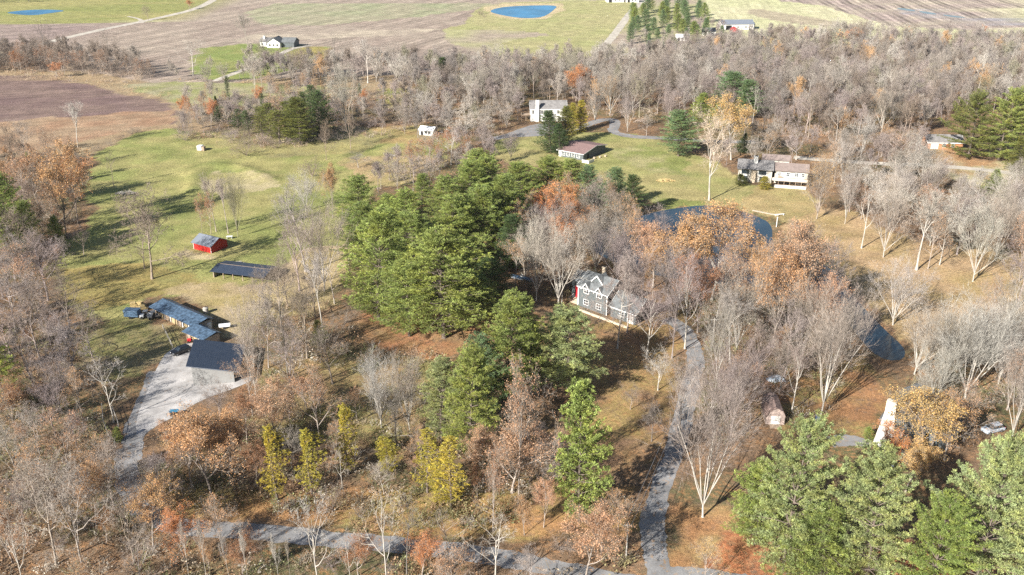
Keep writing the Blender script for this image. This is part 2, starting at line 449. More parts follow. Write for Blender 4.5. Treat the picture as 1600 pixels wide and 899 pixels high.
    mk = N(t, 'ShaderNodeAttribute', attribute_name='mask')
    sp = N(t, 'ShaderNodeSeparateColor'); t.links.new(mk.outputs['Color'], sp.inputs[0])
    g = N(t, 'ShaderNodeTexCoord').outputs['Object']
    f = math_(t, 'MULTIPLY', ramp(t, noise(t, g, .12, 6, .65), .3, .7, .74, 1.26), ramp(t, noise(t, g, 1.3, 5, .75), .3, .7, .58, 1.42))
    n3 = noise(t, g, 5.0, 2, .7)
    f = math_(t, 'MULTIPLY', f, ramp(t, n3, .35, .65, .75, 1.25))
    ph = math_(t, 'MULTIPLY', sp.outputs[2], 2 * math.pi / 6.4)
    ph = math_(t, 'ADD', ph, math_(t, 'MULTIPLY', noise(t, g, .012, 2), 9.0))
    ph2 = math_(t, 'MULTIPLY', ph, .31)
    row = math_(t, 'ADD', math_(t, 'SINE', ph), math_(t, 'SINE', ph2))
    row = math_(t, 'MULTIPLY', math_(t, 'MULTIPLY', row, sp.outputs[0]), ramp(t, noise(t, g, .03, 4), .35, .65, .02, .30))
    f = math_(t, 'MULTIPLY', f, math_(t, 'ADD', row, 1.0))
    lit = math_(t, 'MULTIPLY', ramp(t, noise(t, g, .9, 5, .75), .46, .58), sp.outputs[1])
    lcol = mixc(t, ramp(t, noise(t, g, .25, 3), .4, .6), (.40, .215, .10), (.19, .13, .09))
    c = mixc(t, lit, cov, lcol)
    cn = N(t, 'ShaderNodeVectorMath', operation='SCALE'); t.links.new(c, cn.inputs[0]); t.links.new(f, cn.inputs['Scale'])
    t.links.new(cn.outputs[0], bs.inputs['Base Color']); bs.inputs['Roughness'].default_value = .95
    bs.inputs['Specular IOR Level'].default_value = .1
    bp = N(t, 'ShaderNodeBump'); bp.inputs['Strength'].default_value = .8; bp.inputs['Distance'].default_value = .4
    t.links.new(n3, bp.inputs['Height']); t.links.new(bp.outputs[0], bs.inputs['Normal'])
    tag(link('ground', me, m), kind='structure')
build_ground()

sheet('pond', POND, -.32, M['pond'])
sheet('far_pond', smooth_poly(PX([(764, 18), (775, 13), (800, 10), (840, 8.5), (872, 9), (866, 15), (855, 24), (842, 28), (818, 29), (795, 26), (775, 22)]), 2), .03, M['farpond'])
sheet('distant_pond', smooth_poly(PX([(8, 20), (30, 17), (60, 15), (85, 15.5), (104, 17), (85, 20), (60, 23.5), (40, 24), (20, 22)]), 2), .03, M['farpond'])
for q_ in ([(1398, 12), (1416, 13.5), (1432, 17), (1428, 18), (1410, 16)], [(1434, 17), (1452, 19), (1466, 22.5), (1458, 23.2), (1440, 20.5)], [(1470, 22.5), (1492, 25), (1512, 27.5), (1500, 28.2), (1478, 25.5)]):
    sheet('field_puddle', smooth_poly(PX(q_), 2), .03, M['pond'])

# ------------------------------------------------------------------ roads
def road_mat(name, col, leaf, spots):
    m, t, b = new_mat(name)
    g = N(t, 'ShaderNodeTexCoord').outputs['Object']
    f = math_(t, 'MULTIPLY', ramp(t, noise(t, g, .22, 7, .65), .3, .7, .62, 1.35), ramp(t, noise(t, g, 4, 4, .8), .3, .7, .7, 1.3))
    lc = mixc(t, ramp(t, noise(t, g, .8, 6, .75), leaf, leaf + .08), col, (.30, .20, .12))
    cn = N(t, 'ShaderNodeVectorMath', operation='SCALE'); t.links.new(lc, cn.inputs[0]); t.links.new(f, cn.inputs['Scale'])
    t.links.new(cn.outputs[0], b.inputs['Base Color']); b.inputs['Roughness'].default_value = .9
    b.inputs['Specular IOR Level'].default_value = .2
    return m
M['asphalt'] = road_mat('worn_asphalt', (.22, .218, .22), .55, 0)
M['lane'] = road_mat('pale_lane', (.44, .40, .34), .62, 0)
M['gravel'] = road_mat('white_gravel', (.37, .355, .345), .60, 0)
ROADS = []
def road(name, pts, width, mat, z=.02, jag=.25):
    c = smooth_poly(PX(pts), 3, closed=False)
    P, acc = [c[0]], 0
    for a, b in zip(c[:-1], c[1:]):
        n = max(1, int(np.linalg.norm(b - a) / 1.2))
        for k in range(1, n + 1): P.append(a + (b - a) * k / n)
    P = np.array(P); T = np.gradient(P, axis=0); T /= np.linalg.norm(T, axis=1)[:, None] + 1e-9
    Nn = np.stack([-T[:, 1], T[:, 0]], 1)
    wl = width / 2 + rng.normal(0, jag, len(P)) * .6 + (vnoise(P[:, 0], P[:, 1], 5) - .5) * jag * 3
    wr = width / 2 + rng.normal(0, jag, len(P)) * .6 + (vnoise(P[:, 0] + 30, P[:, 1], 5) - .5) * jag * 3
    A = P + Nn * wl[:, None]; B = P - Nn * wr[:, None]; n = len(P)
    V = np.zeros((2 * n, 3)); V[:n, :2] = A; V[n:, :2] = B; V[:, 2] = z
    i = np.arange(n - 1)
    me = np_mesh(name, V, np.stack([i + n, i + n + 1, i + 1, i], 1), 4)
    ROADS.append((P, width / 2))
    return tag(link(name, me, mat), kind='structure')
road('road', [(198, 700), (196, 735), (204, 770), (230, 806), (275, 822), (340, 827), (420, 833), (520, 843), (620, 852), (720, 862), (800, 873), (870, 888), (960, 905), (1080, 930)], 4.0, M['asphalt'])
road('driveway', [(1034, 930), (1028, 880), (1021, 845), (1019, 810), (1028, 775), (1050, 720), (1065, 660), (1076, 610), (1088, 570), (1084, 540), (1070, 512), (1040, 498)], 3.9, M['asphalt'], .024)
road('side_driveway', [(1030, 905), (1090, 905), (1180, 915)], 5, M['asphalt'], .028)
road('left_driveway', [(205, 722), (206, 690), (216, 655), (232, 615), (246, 580)], 4.2, M['asphalt'], .028)
COURT = smooth_poly(PX([(230, 612), (246, 572), (262, 548), (300, 533), (330, 545), (372, 572), (400, 592), (370, 606), (315, 625), (275, 650), (240, 668), (214, 690), (212, 655)]), 1)
sheet('gravel_court', COURT, .034, M['gravel'])
road('back_lane', [(760, 219), (800, 211), (830, 206), (860, 207), (900, 203), (935, 188), (960, 186), (962, 196), (955, 206), (985, 214), (1040, 216), (1120, 222), (1180, 222)], 5, M['asphalt'])
sheet('parking_apron', smooth_poly(PX([(775, 216), (820, 198), (850, 192), (880, 200), (862, 212), (820, 214)]), 1), .026, M['asphalt'])
road('right_lane', [(1240, 246), (1310, 252), (1380, 256), (1440, 258), (1500, 262), (1560, 268), (1620, 276), (1750, 290)], 5, M['lane'])
road('gravel_lane', [(905, 118), (922, 98), (945, 72), (965, 48), (986, 18), (1004, 2), (1014, -10)], 6, M['lane'], .03)
road('farm_track', [(930, 98), (950, 92), (970, 86), (990, 83)], 4, M['lane'], .026)
road('hill_lane', [(60, 70), (100, 60), (160, 46), (218, 35), (262, 25), (305, 15), (335, 0), (350, -12)], 7, M['lane'], .03)
road('track_spur', [(222, 36), (222, 32), (212, 28), (200, 26)], 3, M['lane'], .026)
road('house_drive', [(335, 127), (370, 113), (405, 101), (440, 84), (455, 76), (485, 71)], 4.6, M['lane'], .03)
road('front_walk', [(1296, 690), (1330, 688), (1362, 694)], 3.5, M['asphalt'], .03)

# ------------------------------------------------------------------ buildings
def bld(name, px, ang, label, cat, z=0.0):
    x, y = G(*px)
    return empty(name, (x, y, z), math.radians(ang), label, cat)

def window(root, x, z, w, h, y=0.0, face='front', mull=True, frame='trim', depth=.06):
    """frame and pane set on a wall; face front = wall at y looking to -y, left = wall at x looking to -x, right = +x"""
    f = MB(); t = .11
    def T(a, b, c):   # along the wall, out of the wall, up
        return {'front': (x + a, y - b, z + c), 'left': (x - b, y - a, z + c), 'right': (x + b, y + a, z + c), 'back': (x - a, y + b, z + c)}[face]
    def bx(mb, a0, b0, c0, a1, b1, c1):
        p, q = T(a0, b0, c0), T(a1, b1, c1)
        mb.box(min(p[0], q[0]), min(p[1], q[1]), min(p[2], q[2]), max(p[0], q[0]), max(p[1], q[1]), max(p[2], q[2]))
    W2 = w / 2
    bx(f, -W2 - t, 0, -t, -W2, depth, h + t); bx(f, W2, 0, -t, W2 + t, depth, h + t)
    bx(f, -W2, 0, h, W2, depth, h + t); bx(f, -W2, 0, -t, W2, depth + .03, 0)
    if mull:
        bx(f, -.035, .022, 0, .035, depth - .005, h)
        bx(f, -W2, .024, h * .5 - .035, -.035, depth - .007, h * .5 + .035); bx(f, .035, .024, h * .5 - .035, W2, depth - .007, h * .5 + .035)
    o = f.build('window', M[frame], root)
    p = MB(); bx(p, -W2, .004, 0, W2, .02, h); p.build('pane', M['glass'], o)
    return o

def gable(root, x0, x1, y0, y1, eave, ridge, over=.4, side=.4, th=.16, mat='sh_grey', trim='trim', wallmat='greysiding', wall=True, yr=None, names=('wall', 'roof')):
    """walls with pointed ends and a two-plane roof whose ridge runs along x"""
    yr = (y0 + y1) / 2 if yr is None else yr
    if wall:
        w = MB(); w.prism([(y0, 0), (y1, 0), (y1, eave), (yr, ridge), (y0, eave)], x0, x1, 'x'); w.build(names[0], M[wallmat], root)
    r = MB()
    sf = (ridge - eave) / (yr - y0); sb = (ridge - eave) / (y1 - yr); e = .05
    zf = eave - sf * over + e; zb = eave - sb * over + e
    r.slab([(x0 - side, y0 - over, zf + th), (x1 + side, y0 - over, zf + th), (x1 + side, yr, ridge + e + th), (x0 - side, yr, ridge + e + th)], th)
    r.slab([(x0 - side, yr, ridge + e + th), (x1 + side, yr, ridge + e + th), (x1 + side, y1 + over, zb + th), (x0 - side, y1 + over, zb + th)], th)
    ro = r.build(names[1], M[mat], root)
    if trim:
        t = MB()
        t.box(x0 - side, y0 - over - .06, zf - .06, x1 + side, y0 - over - .005, zf + th - .02)
        for xx in (x0 - side - .055, x1 + side + .005):
            for ya, za, yb, zb2 in ((y0 - over, zf, yr, ridge + e), (yr, ridge + e, y1 + over, zb)):
                t.slab([(xx, ya, za + th + .01), (xx + .05, ya, za + th + .01), (xx + .05, yb, zb2 + th + .01), (xx, yb, zb2 + th + .01)], th + .08)
        t.build('roof_trim', M[trim], ro)
    return ro

def chimney(root, x, y, z0, z1, w=1.0, d=.8, mat='stone', cap=True, parent=None):
    c = MB(); c.box(x - w / 2, y - d / 2, z0, x + w / 2, y + d / 2, z1)
    if cap: c.box(x - w / 2 - .08, y - d / 2 - .08, z1, x + w / 2 + .08, y + d / 2 + .08, z1 + .14)
    o = c.build('chimney', M[mat], parent or root)
    p = MB(); p.box(x - w * .25, y - d * .25, z1 + .14, x + w * .25, y + d * .25, z1 + .4); p.build('flue', M['dark'], o) if parent is None else None
    return o

# --- grey two-storey house among the trees
h = bld('grey_house', (903, 477), -43, 'two-storey grey house with white trimmed windows, red front door and dark shingle roof', 'house')
gable(h, 0, 9.3, 0, 8.4, 5.6, 8.3, mat='sh_grey', over=.35)
for x in (2.6, 6.7):
    for z in (.95, 4.15): window(h, x, z, 1.45, 1.35)
for x in (2.6, 6.7):          # small wall dormers over the upper windows
    d = MB(); d.prism([(x - 1.15, 5.3), (x + 1.15, 5.3), (x, 6.75)], -.012, 2.2); dn = d.build('dormer', M['greysiding'], h)
    r = MB()
    for s in (-1, 1):
        r.slab([(x + s * 1.5, -.42, 5.13), (x + s * 1.5, 2.0, 5.13), (x, 2.0, 7.02), (x, -.42, 7.02)], .12)
    r.build('dormer_roof', M['sh_grey'], dn)
    t = MB()
    for s in (-1, 1):
        t.slab([(x + s * 1.52, -.5, 5.15), (x + s * 1.52, -.42, 5.15), (x, -.42, 7.06), (x, -.5, 7.06)], .2)
    t.build('dormer_trim', M['trim'], dn)
# the bigger gable higher on the roof
d = MB(); d.prism([(2.4, 6.6), (6.6, 6.6), (4.5, 8.75)], 2.1, 4.6); gb = d.build('roof_gable', M['greysiding'], h)
r = MB()
for s in (-1, 1): r.slab([(4.5 + s * 2.4, 1.8, 6.5), (4.5 + s * 2.4, 5.2, 6.5), (4.5, 5.2, 8.98), (4.5, 1.8, 8.98)], .13)
r.build('gable_roof', M['sh_grey'], gb)
t = MB()
for s in (-1, 1): t.slab([(4.5 + s * 2.42, 1.7, 6.52), (4.5 + s * 2.42, 1.8, 6.52), (4.5, 1.8, 9.02), (4.5, 1.7, 9.02)], .24)
t.build('gable_trim', M['trim'], gb)
for x in (-.08, 9.16):
    t = MB(); t.box(x, -.05, 0, x + .2, -.004, 5.4); t.build('corner_board', M['trim'], h)
# entrance wing on the left, set back
w = MB(); w.box(-4.2, 2.6, 0, -.01, 8.0, 5.3); w.build('entrance_wall', M['greysiding'], h)
r = MB(); r.slab([(-4.6, 2.1, 5.35), (-.2, 2.1, 5.35), (-.2, 5.4, 7.3), (-4.6, 5.4, 7.3)], .15); r.slab([(-4.6, 5.4, 7.3), (-.2, 5.4, 7.3), (-.2, 8.5, 5.4), (-4.6, 8.5, 5.4)], .15)
r.build('entrance_roof', M['sh_grey'], h)
w = MB(); w.box(-2.9, 2.5, .75, -1.75, 2.58, 4.1); w.box(-1.55, 2.5, .75, -.5, 2.58, 4.1); dr = w.build('front_door', M['redpaint'], h); dr['label'] = 'tall bright red double front door'
w = MB(); w.box(-1.8, 2.42, 2.1, -1.7, 2.5, 2.3); w.build('handle', M['pipe'], dr)
w = MB()
for k in range(5): w.box(-3.2, 2.45 - .45 * (k + 1), 0, -.3, 2.45 - .45 * k, .72 - .14 * k)
w.build('front_steps', M['stone'], h)
for x in (-3.25, -.35):
    w = MB(); w.tube((x, 2.3, .75), (x, 2.3, 1.7), .04); w.tube((x, .3, .1), (x, .3, 1.05), .04); w.tube((x, 2.3, 1.7), (x, .3, 1.05), .04)
    w.build('railing', M['trim'], h)
# link and garage wing
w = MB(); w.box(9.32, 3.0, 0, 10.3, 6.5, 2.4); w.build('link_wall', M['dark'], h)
gable(h, 10.3, 18.0, .3, 8.0, 3.0, 5.9, mat='sh_grey', over=.35, names=('garage_wall', 'garage_roof'))
window(h, 13.8, 1.1, 1.3, 1.25, .3)
w = MB(); w.box(15.5, .22, .05, 17.4, .295, 2.2); w.build('garage_door', M['white'], h)
chimney(h, 3.0, 6.8, 6.0, 9.4, 1.0, .8, 'stone')
c = MB()
for (x0, y0, x1, y1) in ((1.5, -2.6, 17.8, -2.2),): c.box(x0, y0, 0, x1, y1, .5)
tag(c.build('garden_wall', M['stone'], None), 'low tan stone garden wall in front of the grey house', 'garden wall')
o = bpy.data.objects['garden_wall']; o.location = h.location; o.rotation_euler = h.rotation_euler

# --- big grey barn with black roof, one slope falling to the right
b = bld('barn', (303, 603), 10, 'grey walled barn with a large black single-slope metal roof beside the gravel court', 'barn')
LW, DP, HL, HR = 8.6, 12.0, 4.9, 3.0
w = MB(); w.prism([(0, 0), (LW, 0), (LW, HR), (0, HL)], 0, .18); w.build('wall', M['greywall'], b)
w = MB(); w.prism([(0, 0), (LW, 0), (LW, HR), (0, HL)], DP - .18, DP); w.box(0, .18, 0, .18, DP - .18, HL - .08); w.box(LW - .18, DP * .55, 0, LW, DP - .18, HR - .05); w.build('side_wall', M['greywall'], b)
for y in (.3, 3.2, 6.3):
    w = MB(); w.box(LW - .2, y, 0, LW, y + .2, HR); w.build('post', M['greywood'], b)
s_ = (HR - HL) / LW
r = MB(); r.slab([(-.9, -.7, HL - s_ * .9 + .2), (LW + 1.5, -.7, HR + s_ * 1.5 + .2), (LW + 1.5, DP + .5, HR + s_ * 1.5 + .2), (-.9, DP + .5, HL - s_ * .9 + .2)], .18)
ro = r.build('roof', M['blackroof'], b)
r = MB(); r.slab([(-.9, -.76, HL - s_ * .9 + .16), (LW + 1.5, -.76, HR + s_ * 1.5 + .16), (LW + 1.5, -.7, HR + s_ * 1.5 + .16), (-.9, -.7, HL - s_ * .9 + .16)], .15); r.build('fascia', M['greyroof'], ro)

# --- red shed
b = bld('red_shed', (303, 389), -31, 'small red metal shed with a pale grey gable roof on the lawn', 'shed')
gable(b, 0, 7.4, 0, 6.4, 2.2, 3.8, .5, .5, .1, 'greyroof', None, 'redmetal')
w = MB(); w.box(7.405, 2.0, 0, 7.46, 4.6, 2.3); w.build('sliding_door', M['redmetal'], b)
for x, y in ((-.02, -.03), (7.32, -.03)):
    w = MB(); w.box(x, y, 0, x + .1, y + .026, 2.15); w.build('corner_trim', M['trim'], b)

# --- long low building with black roof
b = bld('long_shelter', (333, 434), -16, 'long low open shelter with a black ribbed roof, right of the stable', 'shelter')
r = MB(); L_, D_ = 16.2, 7.6
r.slab([(-.6, -.4, 2.0), (L_, -.4, 2.0), (L_, D_ / 2, 2.75), (-.6, D_ / 2, 2.75)], .14); r.slab([(-.6, D_ / 2, 2.75), (L_, D_ / 2, 2.75), (L_, D_ + .4, 2.0), (-.6, D_ + .4, 2.0)], .14)
ro = r.build('roof', M['blackroof'], b)
r = MB(); r.box(-.6, D_ / 2 - .05, 2.74, L_, D_ / 2 + .05, 2.80); r.build('ridge_cap', M['wood'], ro)
w = MB(); w.box(0, D_ - .2, 0, L_ - .6, D_, 1.95); w.box(0, .2, 0, .18, D_ - .2, 2.0); w.build('wall', M['greywood'], b)
for k in range(6):
    w = MB(); w.box(.2 + k * 3.0, 0, 0, .38 + k * 3.0, .18, 1.9); w.build('post', M['wood'], b)

# --- stable, two wings
def stable(name, px, ang, L, D, ef, eb, label, bays, extra=None):
    b = bld(name, px, ang, label, 'stable')
    r = MB(); r.slab([(-.5, -.8, ef), (L + .5, -.8, ef), (L + .5, D * .72, eb), (-.5, D * .72, eb)], .12); r.slab([(-.5, D * .72, eb), (L + .5, D * .72, eb), (L + .5, D + .4, eb - .8), (-.5, D + .4, eb - .8)], .12)
    r.build('roof', M['rustroof'], b)
    w = MB(); w.box(0, D - .2, 0, L, D, eb - .9); w.box(0, .1, 0, .15, D - .2, ef - .1); w.box(L - .15, .1, 0, L, D - .2, ef - .1); w.build('wall', M['greywood'], b)
    for k in range(bays):
        x0 = L * k / bays
        w = MB(); w.box(x0 + .25, .12, 0, x0 + L / bays * .62, .2, ef - .35); w.build('stall_front', M['tanwall'] if k % 2 else M['wood'], b)
        w = MB(); w.box(x0 + L / bays * .66, .3, 0, x0 + L / bays * .95, .36, ef - .3); w.build('stall_door', M['tanwall'] if k % 3 == 0 else M['white'], b)
        w = MB(); w.box(x0, 0, 0, x0 + .16, .12, ef - .2); w.build('post', M['wood'], b)
    return b
stable('stable', (240, 492), -38, 18.0, 4.8, 2.4, 3.2, 'long stable with a worn blue-grey metal roof and tan stall fronts', 7)
stable('stable_wing', (292, 531), -36, 7.2, 4.2, 2.4, 3.1, 'short stable wing with a blue-grey roof between the stable and the black-roofed barn', 3)

# --- mauve roofed house
b = bld('mauve_house', (873, 244), -36, 'single-storey house with a mauve shingle roof in front of the dark evergreens', 'house')
gable(b, 0, 11.5, 0, 17, 2.7, 4.1, .8, .6, .15, 'sh_mauve', 'trim', 'greysiding', yr=9)
for x in (2.2, 4.4, 6.8, 9.2): window(b, x, .8, 1.3, 1.3, 0)
w = MB(); w.box(-.02, -.05, 0, 1.2, -.004, 2.3); w.build('white_panel', M['white'], b)
w = MB(); w.box(11.505, 3, 0, 11.56, 4.2, 2.1); w.build('side_door', M['dark'], b)
w = MB(); w.box(12.4, -2.4, 0, 15.4, -2.1, 1.1); w.box(15.4, -2.4, 0, 15.6, 1.5, 1.1); fw = w.build('patio_wall', M['white']); fw.location = b.location; fw.rotation_euler = b.rotation_euler
tag(fw, 'low white patio wall at the corner of the mauve-roofed house', 'patio wall')
w = MB()
for k in range(3):
    x = 13.6 + k * 1.0; y = 5 + 2.6 * k
    w = MB(); w.tube((x, y, 0), (x, y, .5), .35, .45); w.tube((x, y, .5), (x, y, .62), .52, .52)
    p = w.build('planter', M['stone']); p.location = (b.matrix_basis @ Vector((0, 0, 0))); p.rotation_euler = b.rotation_euler
    tag(p, ('nearest', 'middle', 'farthest')[k] + ' of three pale planters along the dark side wall of the mauve-roofed house', 'planter', 'planters beside the mauve-roofed house')

# --- white two-storey house
b = bld('white_house', (829, 190), 2, 'white two-storey house with a pale roof and tall white chimney in front of the wood', 'house')
gable(b, 0, 16.5, 0, 9, 5.7, 8.6, .4, .4, .15, 'sh_pale', 'trim', 'white')
chimney(b, 3.0, -.45, 0, 9.8, 1.5, .9, 'white')
for x in (1.2, 5.2, 6.6, 9.6, 12.6): window(b, x, 3.6, .8, 1.3, 0, frame='greywood')
for x in (6.0, 9.8, 13.2): window(b, x, .8, 1.0, 1.3, 0, frame='greywood')
w = MB(); w.box(-4.2, 1.0, 2.6, -.01, 4.6, 2.8)
for x in (-4.1, -2.2): w.box(x, 1.0, 0, x + .16, 1.16, 2.6)
w.box(-4.2, 1.0, 2.8, -4.1, 4.6, 3.7); w.build('deck', M['wood'], b)

# --- ranch house by the pond
b = bld('ranch_house', (1152, 283), -14, 'long low house with grey-brown roofs, stone chimney and white walls above the pond', 'house')
gable(b, 0, 12.0, 0, 9.0, 5.2, 7.1, 1.0, .5, .15, 'sh_pale', None, 'cream')
chimney(b, 5.9, 3.0, 4.9, 8.8, 1.5, 1.3, 'white')
for x in (2.6, 8.6):
    window(b, x, 2.9, 2.9, 1.9, 0, frame='trim', mull=False); window(b, x, .3, 1.9, 1.9, 0, mull=False)
w = MB(); w.box(4.7, -.9, 0, 6.4, -.005, 4.4); w.build('stone_pier', M['stone'], b)
gable(b, 13.0, 24.5, 1.0, 8.0, 4.9, 6.6, .7, .4, .15, 'sh_brown', None, 'cream', names=('wing_wall', 'wing_roof'))
for x, w_ in ((14.6, .9), (17.6, 1.1), (20.6, 1.1), (22.8, .9)): window(b, x, 2.8, w_, 1.3, 1.0)
gable(b, 8.5, 18.0, 9.4, 14.5, 6.2, 7.5, .4, .4, .15, 'sh_brown', None, 'cream', names=('rear_wall', 'rear_roof'))
window(b, 11.0, 4.4, 1.2, 1.0, 9.4); window(b, 15.4, 4.4, 1.6, 1.0, 9.4)
w = MB(); w.box(12.2, -3.0, 1.9, 24.5, .99, 2.1)
for x in np.arange(12.3, 24.6, 2.0): w.box(x, -3.0, 0, x + .15, -2.85, 1.9)
dk = w.build('deck', M['wood'], b)
w = MB(); w.box(12.2, -3.05, 2.95, 24.5, -2.97, 3.05); w.box(12.2, -3.0, 2.1, 24.5, -2.98, 2.9); w.build('deck_rail', M['white'], dk)
w = MB(); w.box(13.0, -4.9, 0, 24.0, -4.6, 1.0); w.build('retaining_wall', M['white'], b)
w = MB(); w.box(14.2, -1.6, 2.1, 15.4, -.8, 2.85); w.box(14.2, -.8, 2.1, 15.4, -.65, 3.2); w.build('deck_furniture', M['wood'], b)

# --- house at the right with tall white chimney
b = bld('chimney_house', (1366, 692), -38, 'house with a tall tapering white chimney and grey roof, half hidden by an orange-leaved oak', 'house')
w = MB(); w.prism([(-.1, 0), (4.2, 0), (2.95, 7.6), (1.05, 7.6)], -.9, -.0); w.prism([(1.05, 7.6), (2.95, 7.6), (2.9, 10.4), (1.1, 10.4)], -.85, -.05)
ch = w.build('chimney', M['white'], b); ch['label'] = 'tall tapering white chimney'
w = MB(); w.box(1.5, -.65, 10.4, 1.85, -.25, 10.8); w.box(2.3, -.65, 10.4, 2.65, -.25, 10.8); w.build('flue', M['greywood'], ch)
w = MB(); w.prism([(.3, 0), (7.6, 0), (7.6, 3.6), (2.8, 7.4), (.3, 5.3)], .02, 15); w.build('wall', M['greysiding'], b)
r = MB(); r.slab([(-.1, .03, 5.2), (-.1, 15.4, 5.2), (2.8, 15.4, 7.65), (2.8, .03, 7.65)], .16); r.slab([(2.8, .03, 7.65), (2.8, 15.4, 7.65), (8.1, 15.4, 3.4), (8.1, -.3, 3.4)], .16)
r.build('roof', M['sh_grey'], b)
w = MB(); w.box(7.8, 6, 0, 12, 14, 2.6); w.build('wing_wall', M['greysiding'], b)
r = MB(); r.slab([(7.6, 5.6, 3.5), (7.6, 14.4, 3.5), (12.5, 14.4, 2.7), (12.5, 5.6, 2.7)], .16); r.build('wing_roof', M['sh_grey'], b)
w = MB(); w.box(3.6, -2.6, 0, 7.4, -.1, 2.3); w.build('porch_wall', M['white'], b)
r = MB(); r.slab([(3.3, -3.0, 2.4), (7.7, -3.0, 2.4), (7.7, -.02, 3.5), (3.3, -.02, 3.5)], .14); r.build('porch_roof', M['sh_grey'], b)
window(b, 5.2, 4.0 - 1.2, .01 + 1.0, .9, .02)

# --- small round roofed shed
b = bld('gambrel_shed', (1196, 663), -4, 'small weathered brown shed with a rounded gambrel roof and pink-white front', 'shed')
prof = [(0, 0), (3.7, 0), (3.7, 2.0), (3.1, 3.1), (1.85, 3.75), (.6, 3.1), (0, 2.0)]
w = MB(); w.prism(prof, 0, 6.2); w.build('wall', plain('pink_grey_boards', (.40, .32, .285), .8, .2, 2, stripes=(0, .25, .3)), b)
r = MB(); pr = [(-.2, 1.75), (.5, 3.2), (1.85, 3.9), (3.2, 3.2), (3.9, 1.75)]
for (a, za), (c, zc) in zip(pr[:-1], pr[1:]): r.slab([(a, -.15, za), (a, 6.4, za), (c, 6.4, zc), (c, -.15, zc)], .09)
r.build('roof', plain('brown_worn_roof', (.25, .18, .16), .85, .3, 1.5), b)
w = MB(); w.box(.95, -.06, .1, 1.82, -.004, 1.95); w.box(1.88, -.06, .1, 2.75, -.004, 1.95); w.build('double_door', M['white'], b)
w = MB(); w.box(.7, -1.6, 0, 3.0, -.1, .12); w.build('ramp', M['wood'], b)

# --- far houses and barns
b = bld('far_house', (404, 74), -8, 'cream ranch house with a grey roof on the far green lawn at upper left', 'house')
gable(b, 0, 9, 3, 12, 3.2, 5.2, .5, .5, .2, 'sh_pale', None, 'white')
w = MB(); w.prism([(6.5, 0), (15.5, 0), (15.5, 3.4), (11.0, 6.2), (6.5, 3.4)], -1, 10); w.build('gable_wall', M['white'], b)
r = MB(); r.slab([(5.9, -1.5, 3.2), (5.9, 10, 3.2), (11, 10, 6.4), (11, -1.5, 6.4)], .18); r.slab([(11, -1.5, 6.4), (11, 10, 6.4), (16.1, 10, 3.2), (16.1, -1.5, 3.2)], .18); r.build('gable_roof', M['sh_grey'], b)
gable(b, 15.6, 24, 2, 12, 3.2, 5.6, .5, .5, .2, 'sh_grey', None, 'greysiding', names=('garage_wall', 'garage_roof'))
chimney(b, 2.2, 6, 4, 6.6, 1.2, 1.2, 'white')
for x, y in ((1.6, 3), (4.6, 3), (8.4, -1), (11, -1), (13.6, -1)): window(b, x, 1.0, 1.2, 1.3, y, frame='greywood')
b = bld('brick_garage', (1449, 233), -3, 'brick garage with a grey hipped roof left of the big pine', 'garage')
gable(b, 0, 14, 0, 8, 2.8, 5.0, .5, .5, .2, 'sh_pale', 'trim', 'brick')
w = MB(); w.box(1.2, -.06, .05, 4.2, -.004, 2.3); w.build('garage_door', M['white'], b)
window(b, 6.5, .9, 1.2, 1.2, 0); window(b, 10, .9, 1.2, 1.2, 0)
def barn(px, ang, L, D, e, rdg, wall, roof, label, cat='barn', name='far_barn'):
    b = bld(name, px, ang, label, cat)
    gable(b, 0, L, 0, D, e, rdg, .4, .4, .15, roof, None, wall)
    w = MB(); w.box(L * .12, -.08, 0, L * .3, -.004, e * .8); w.build('door', M['dark'], b)
    for f_ in (.5, .75): window(b, L * f_, e * .35, 1.4, 1.2, 0, mull=False)
    return b
barn((1128, 47), 3, 24, 12, 4, 6.5, 'white', 'greyroof', 'long white barn at the far edge of the pine grove')
barn((1160, 46), 0, 9, 8, 3, 4.6, 'greywood', 'greyroof', 'small grey shed right of the long white far barn', 'shed', 'far_shed')
barn((1098, 56), -5, 9, 8, 3, 5, 'white', 'sh_grey', 'small far white house behind the pine grove', 'house', 'far_cottage')
barn((948, 4), 2, 16, 12, 4, 6.5, 'white', 'sh_pale', 'white farm building at the top edge beside the gravel lane', 'barn', 'farm_building')
barn((978, 4), 2, 12, 10, 3.4, 6, 'white', 'sh_grey', 'second small farm building at the top edge, right of the first', 'barn', 'farm_building')
barn((1056, 64), -10, 9, 7, 2.4, 4, 'white', 'whitepaint', 'small white roof below the pine grove in the far wood', 'shed', 'far_shed')
barn((655, 211), -20, 6.5, 5, 2.2, 3.4, 'white', 'whitepaint', 'small white shed at the edge of the wood behind the lawn', 'shed', 'white_shed')
w = MB(); w.prism([(0, 0), (5, 0), (5, 2.2), (2.5, 3.6), (0, 2.2)], 0, 5); b = bld('red_outbuilding', (1143, 51), 0, 'tiny red outbuilding before the long white far barn', 'shed')
w.build('wall', M['redmetal'], b); w = MB(); w.slab([(-.3, -.3, 2.1), (-.3, 5.3, 2.1), (2.5, 5.3, 3.8), (2.5, -.3, 3.8)], .1); w.slab([(2.5, -.3, 3.8), (2.5, 5.3, 3.8), (5.3, 5.3, 2.1), (5.3, -.3, 2.1)], .1); w.build('roof', M['redmetal'], b)

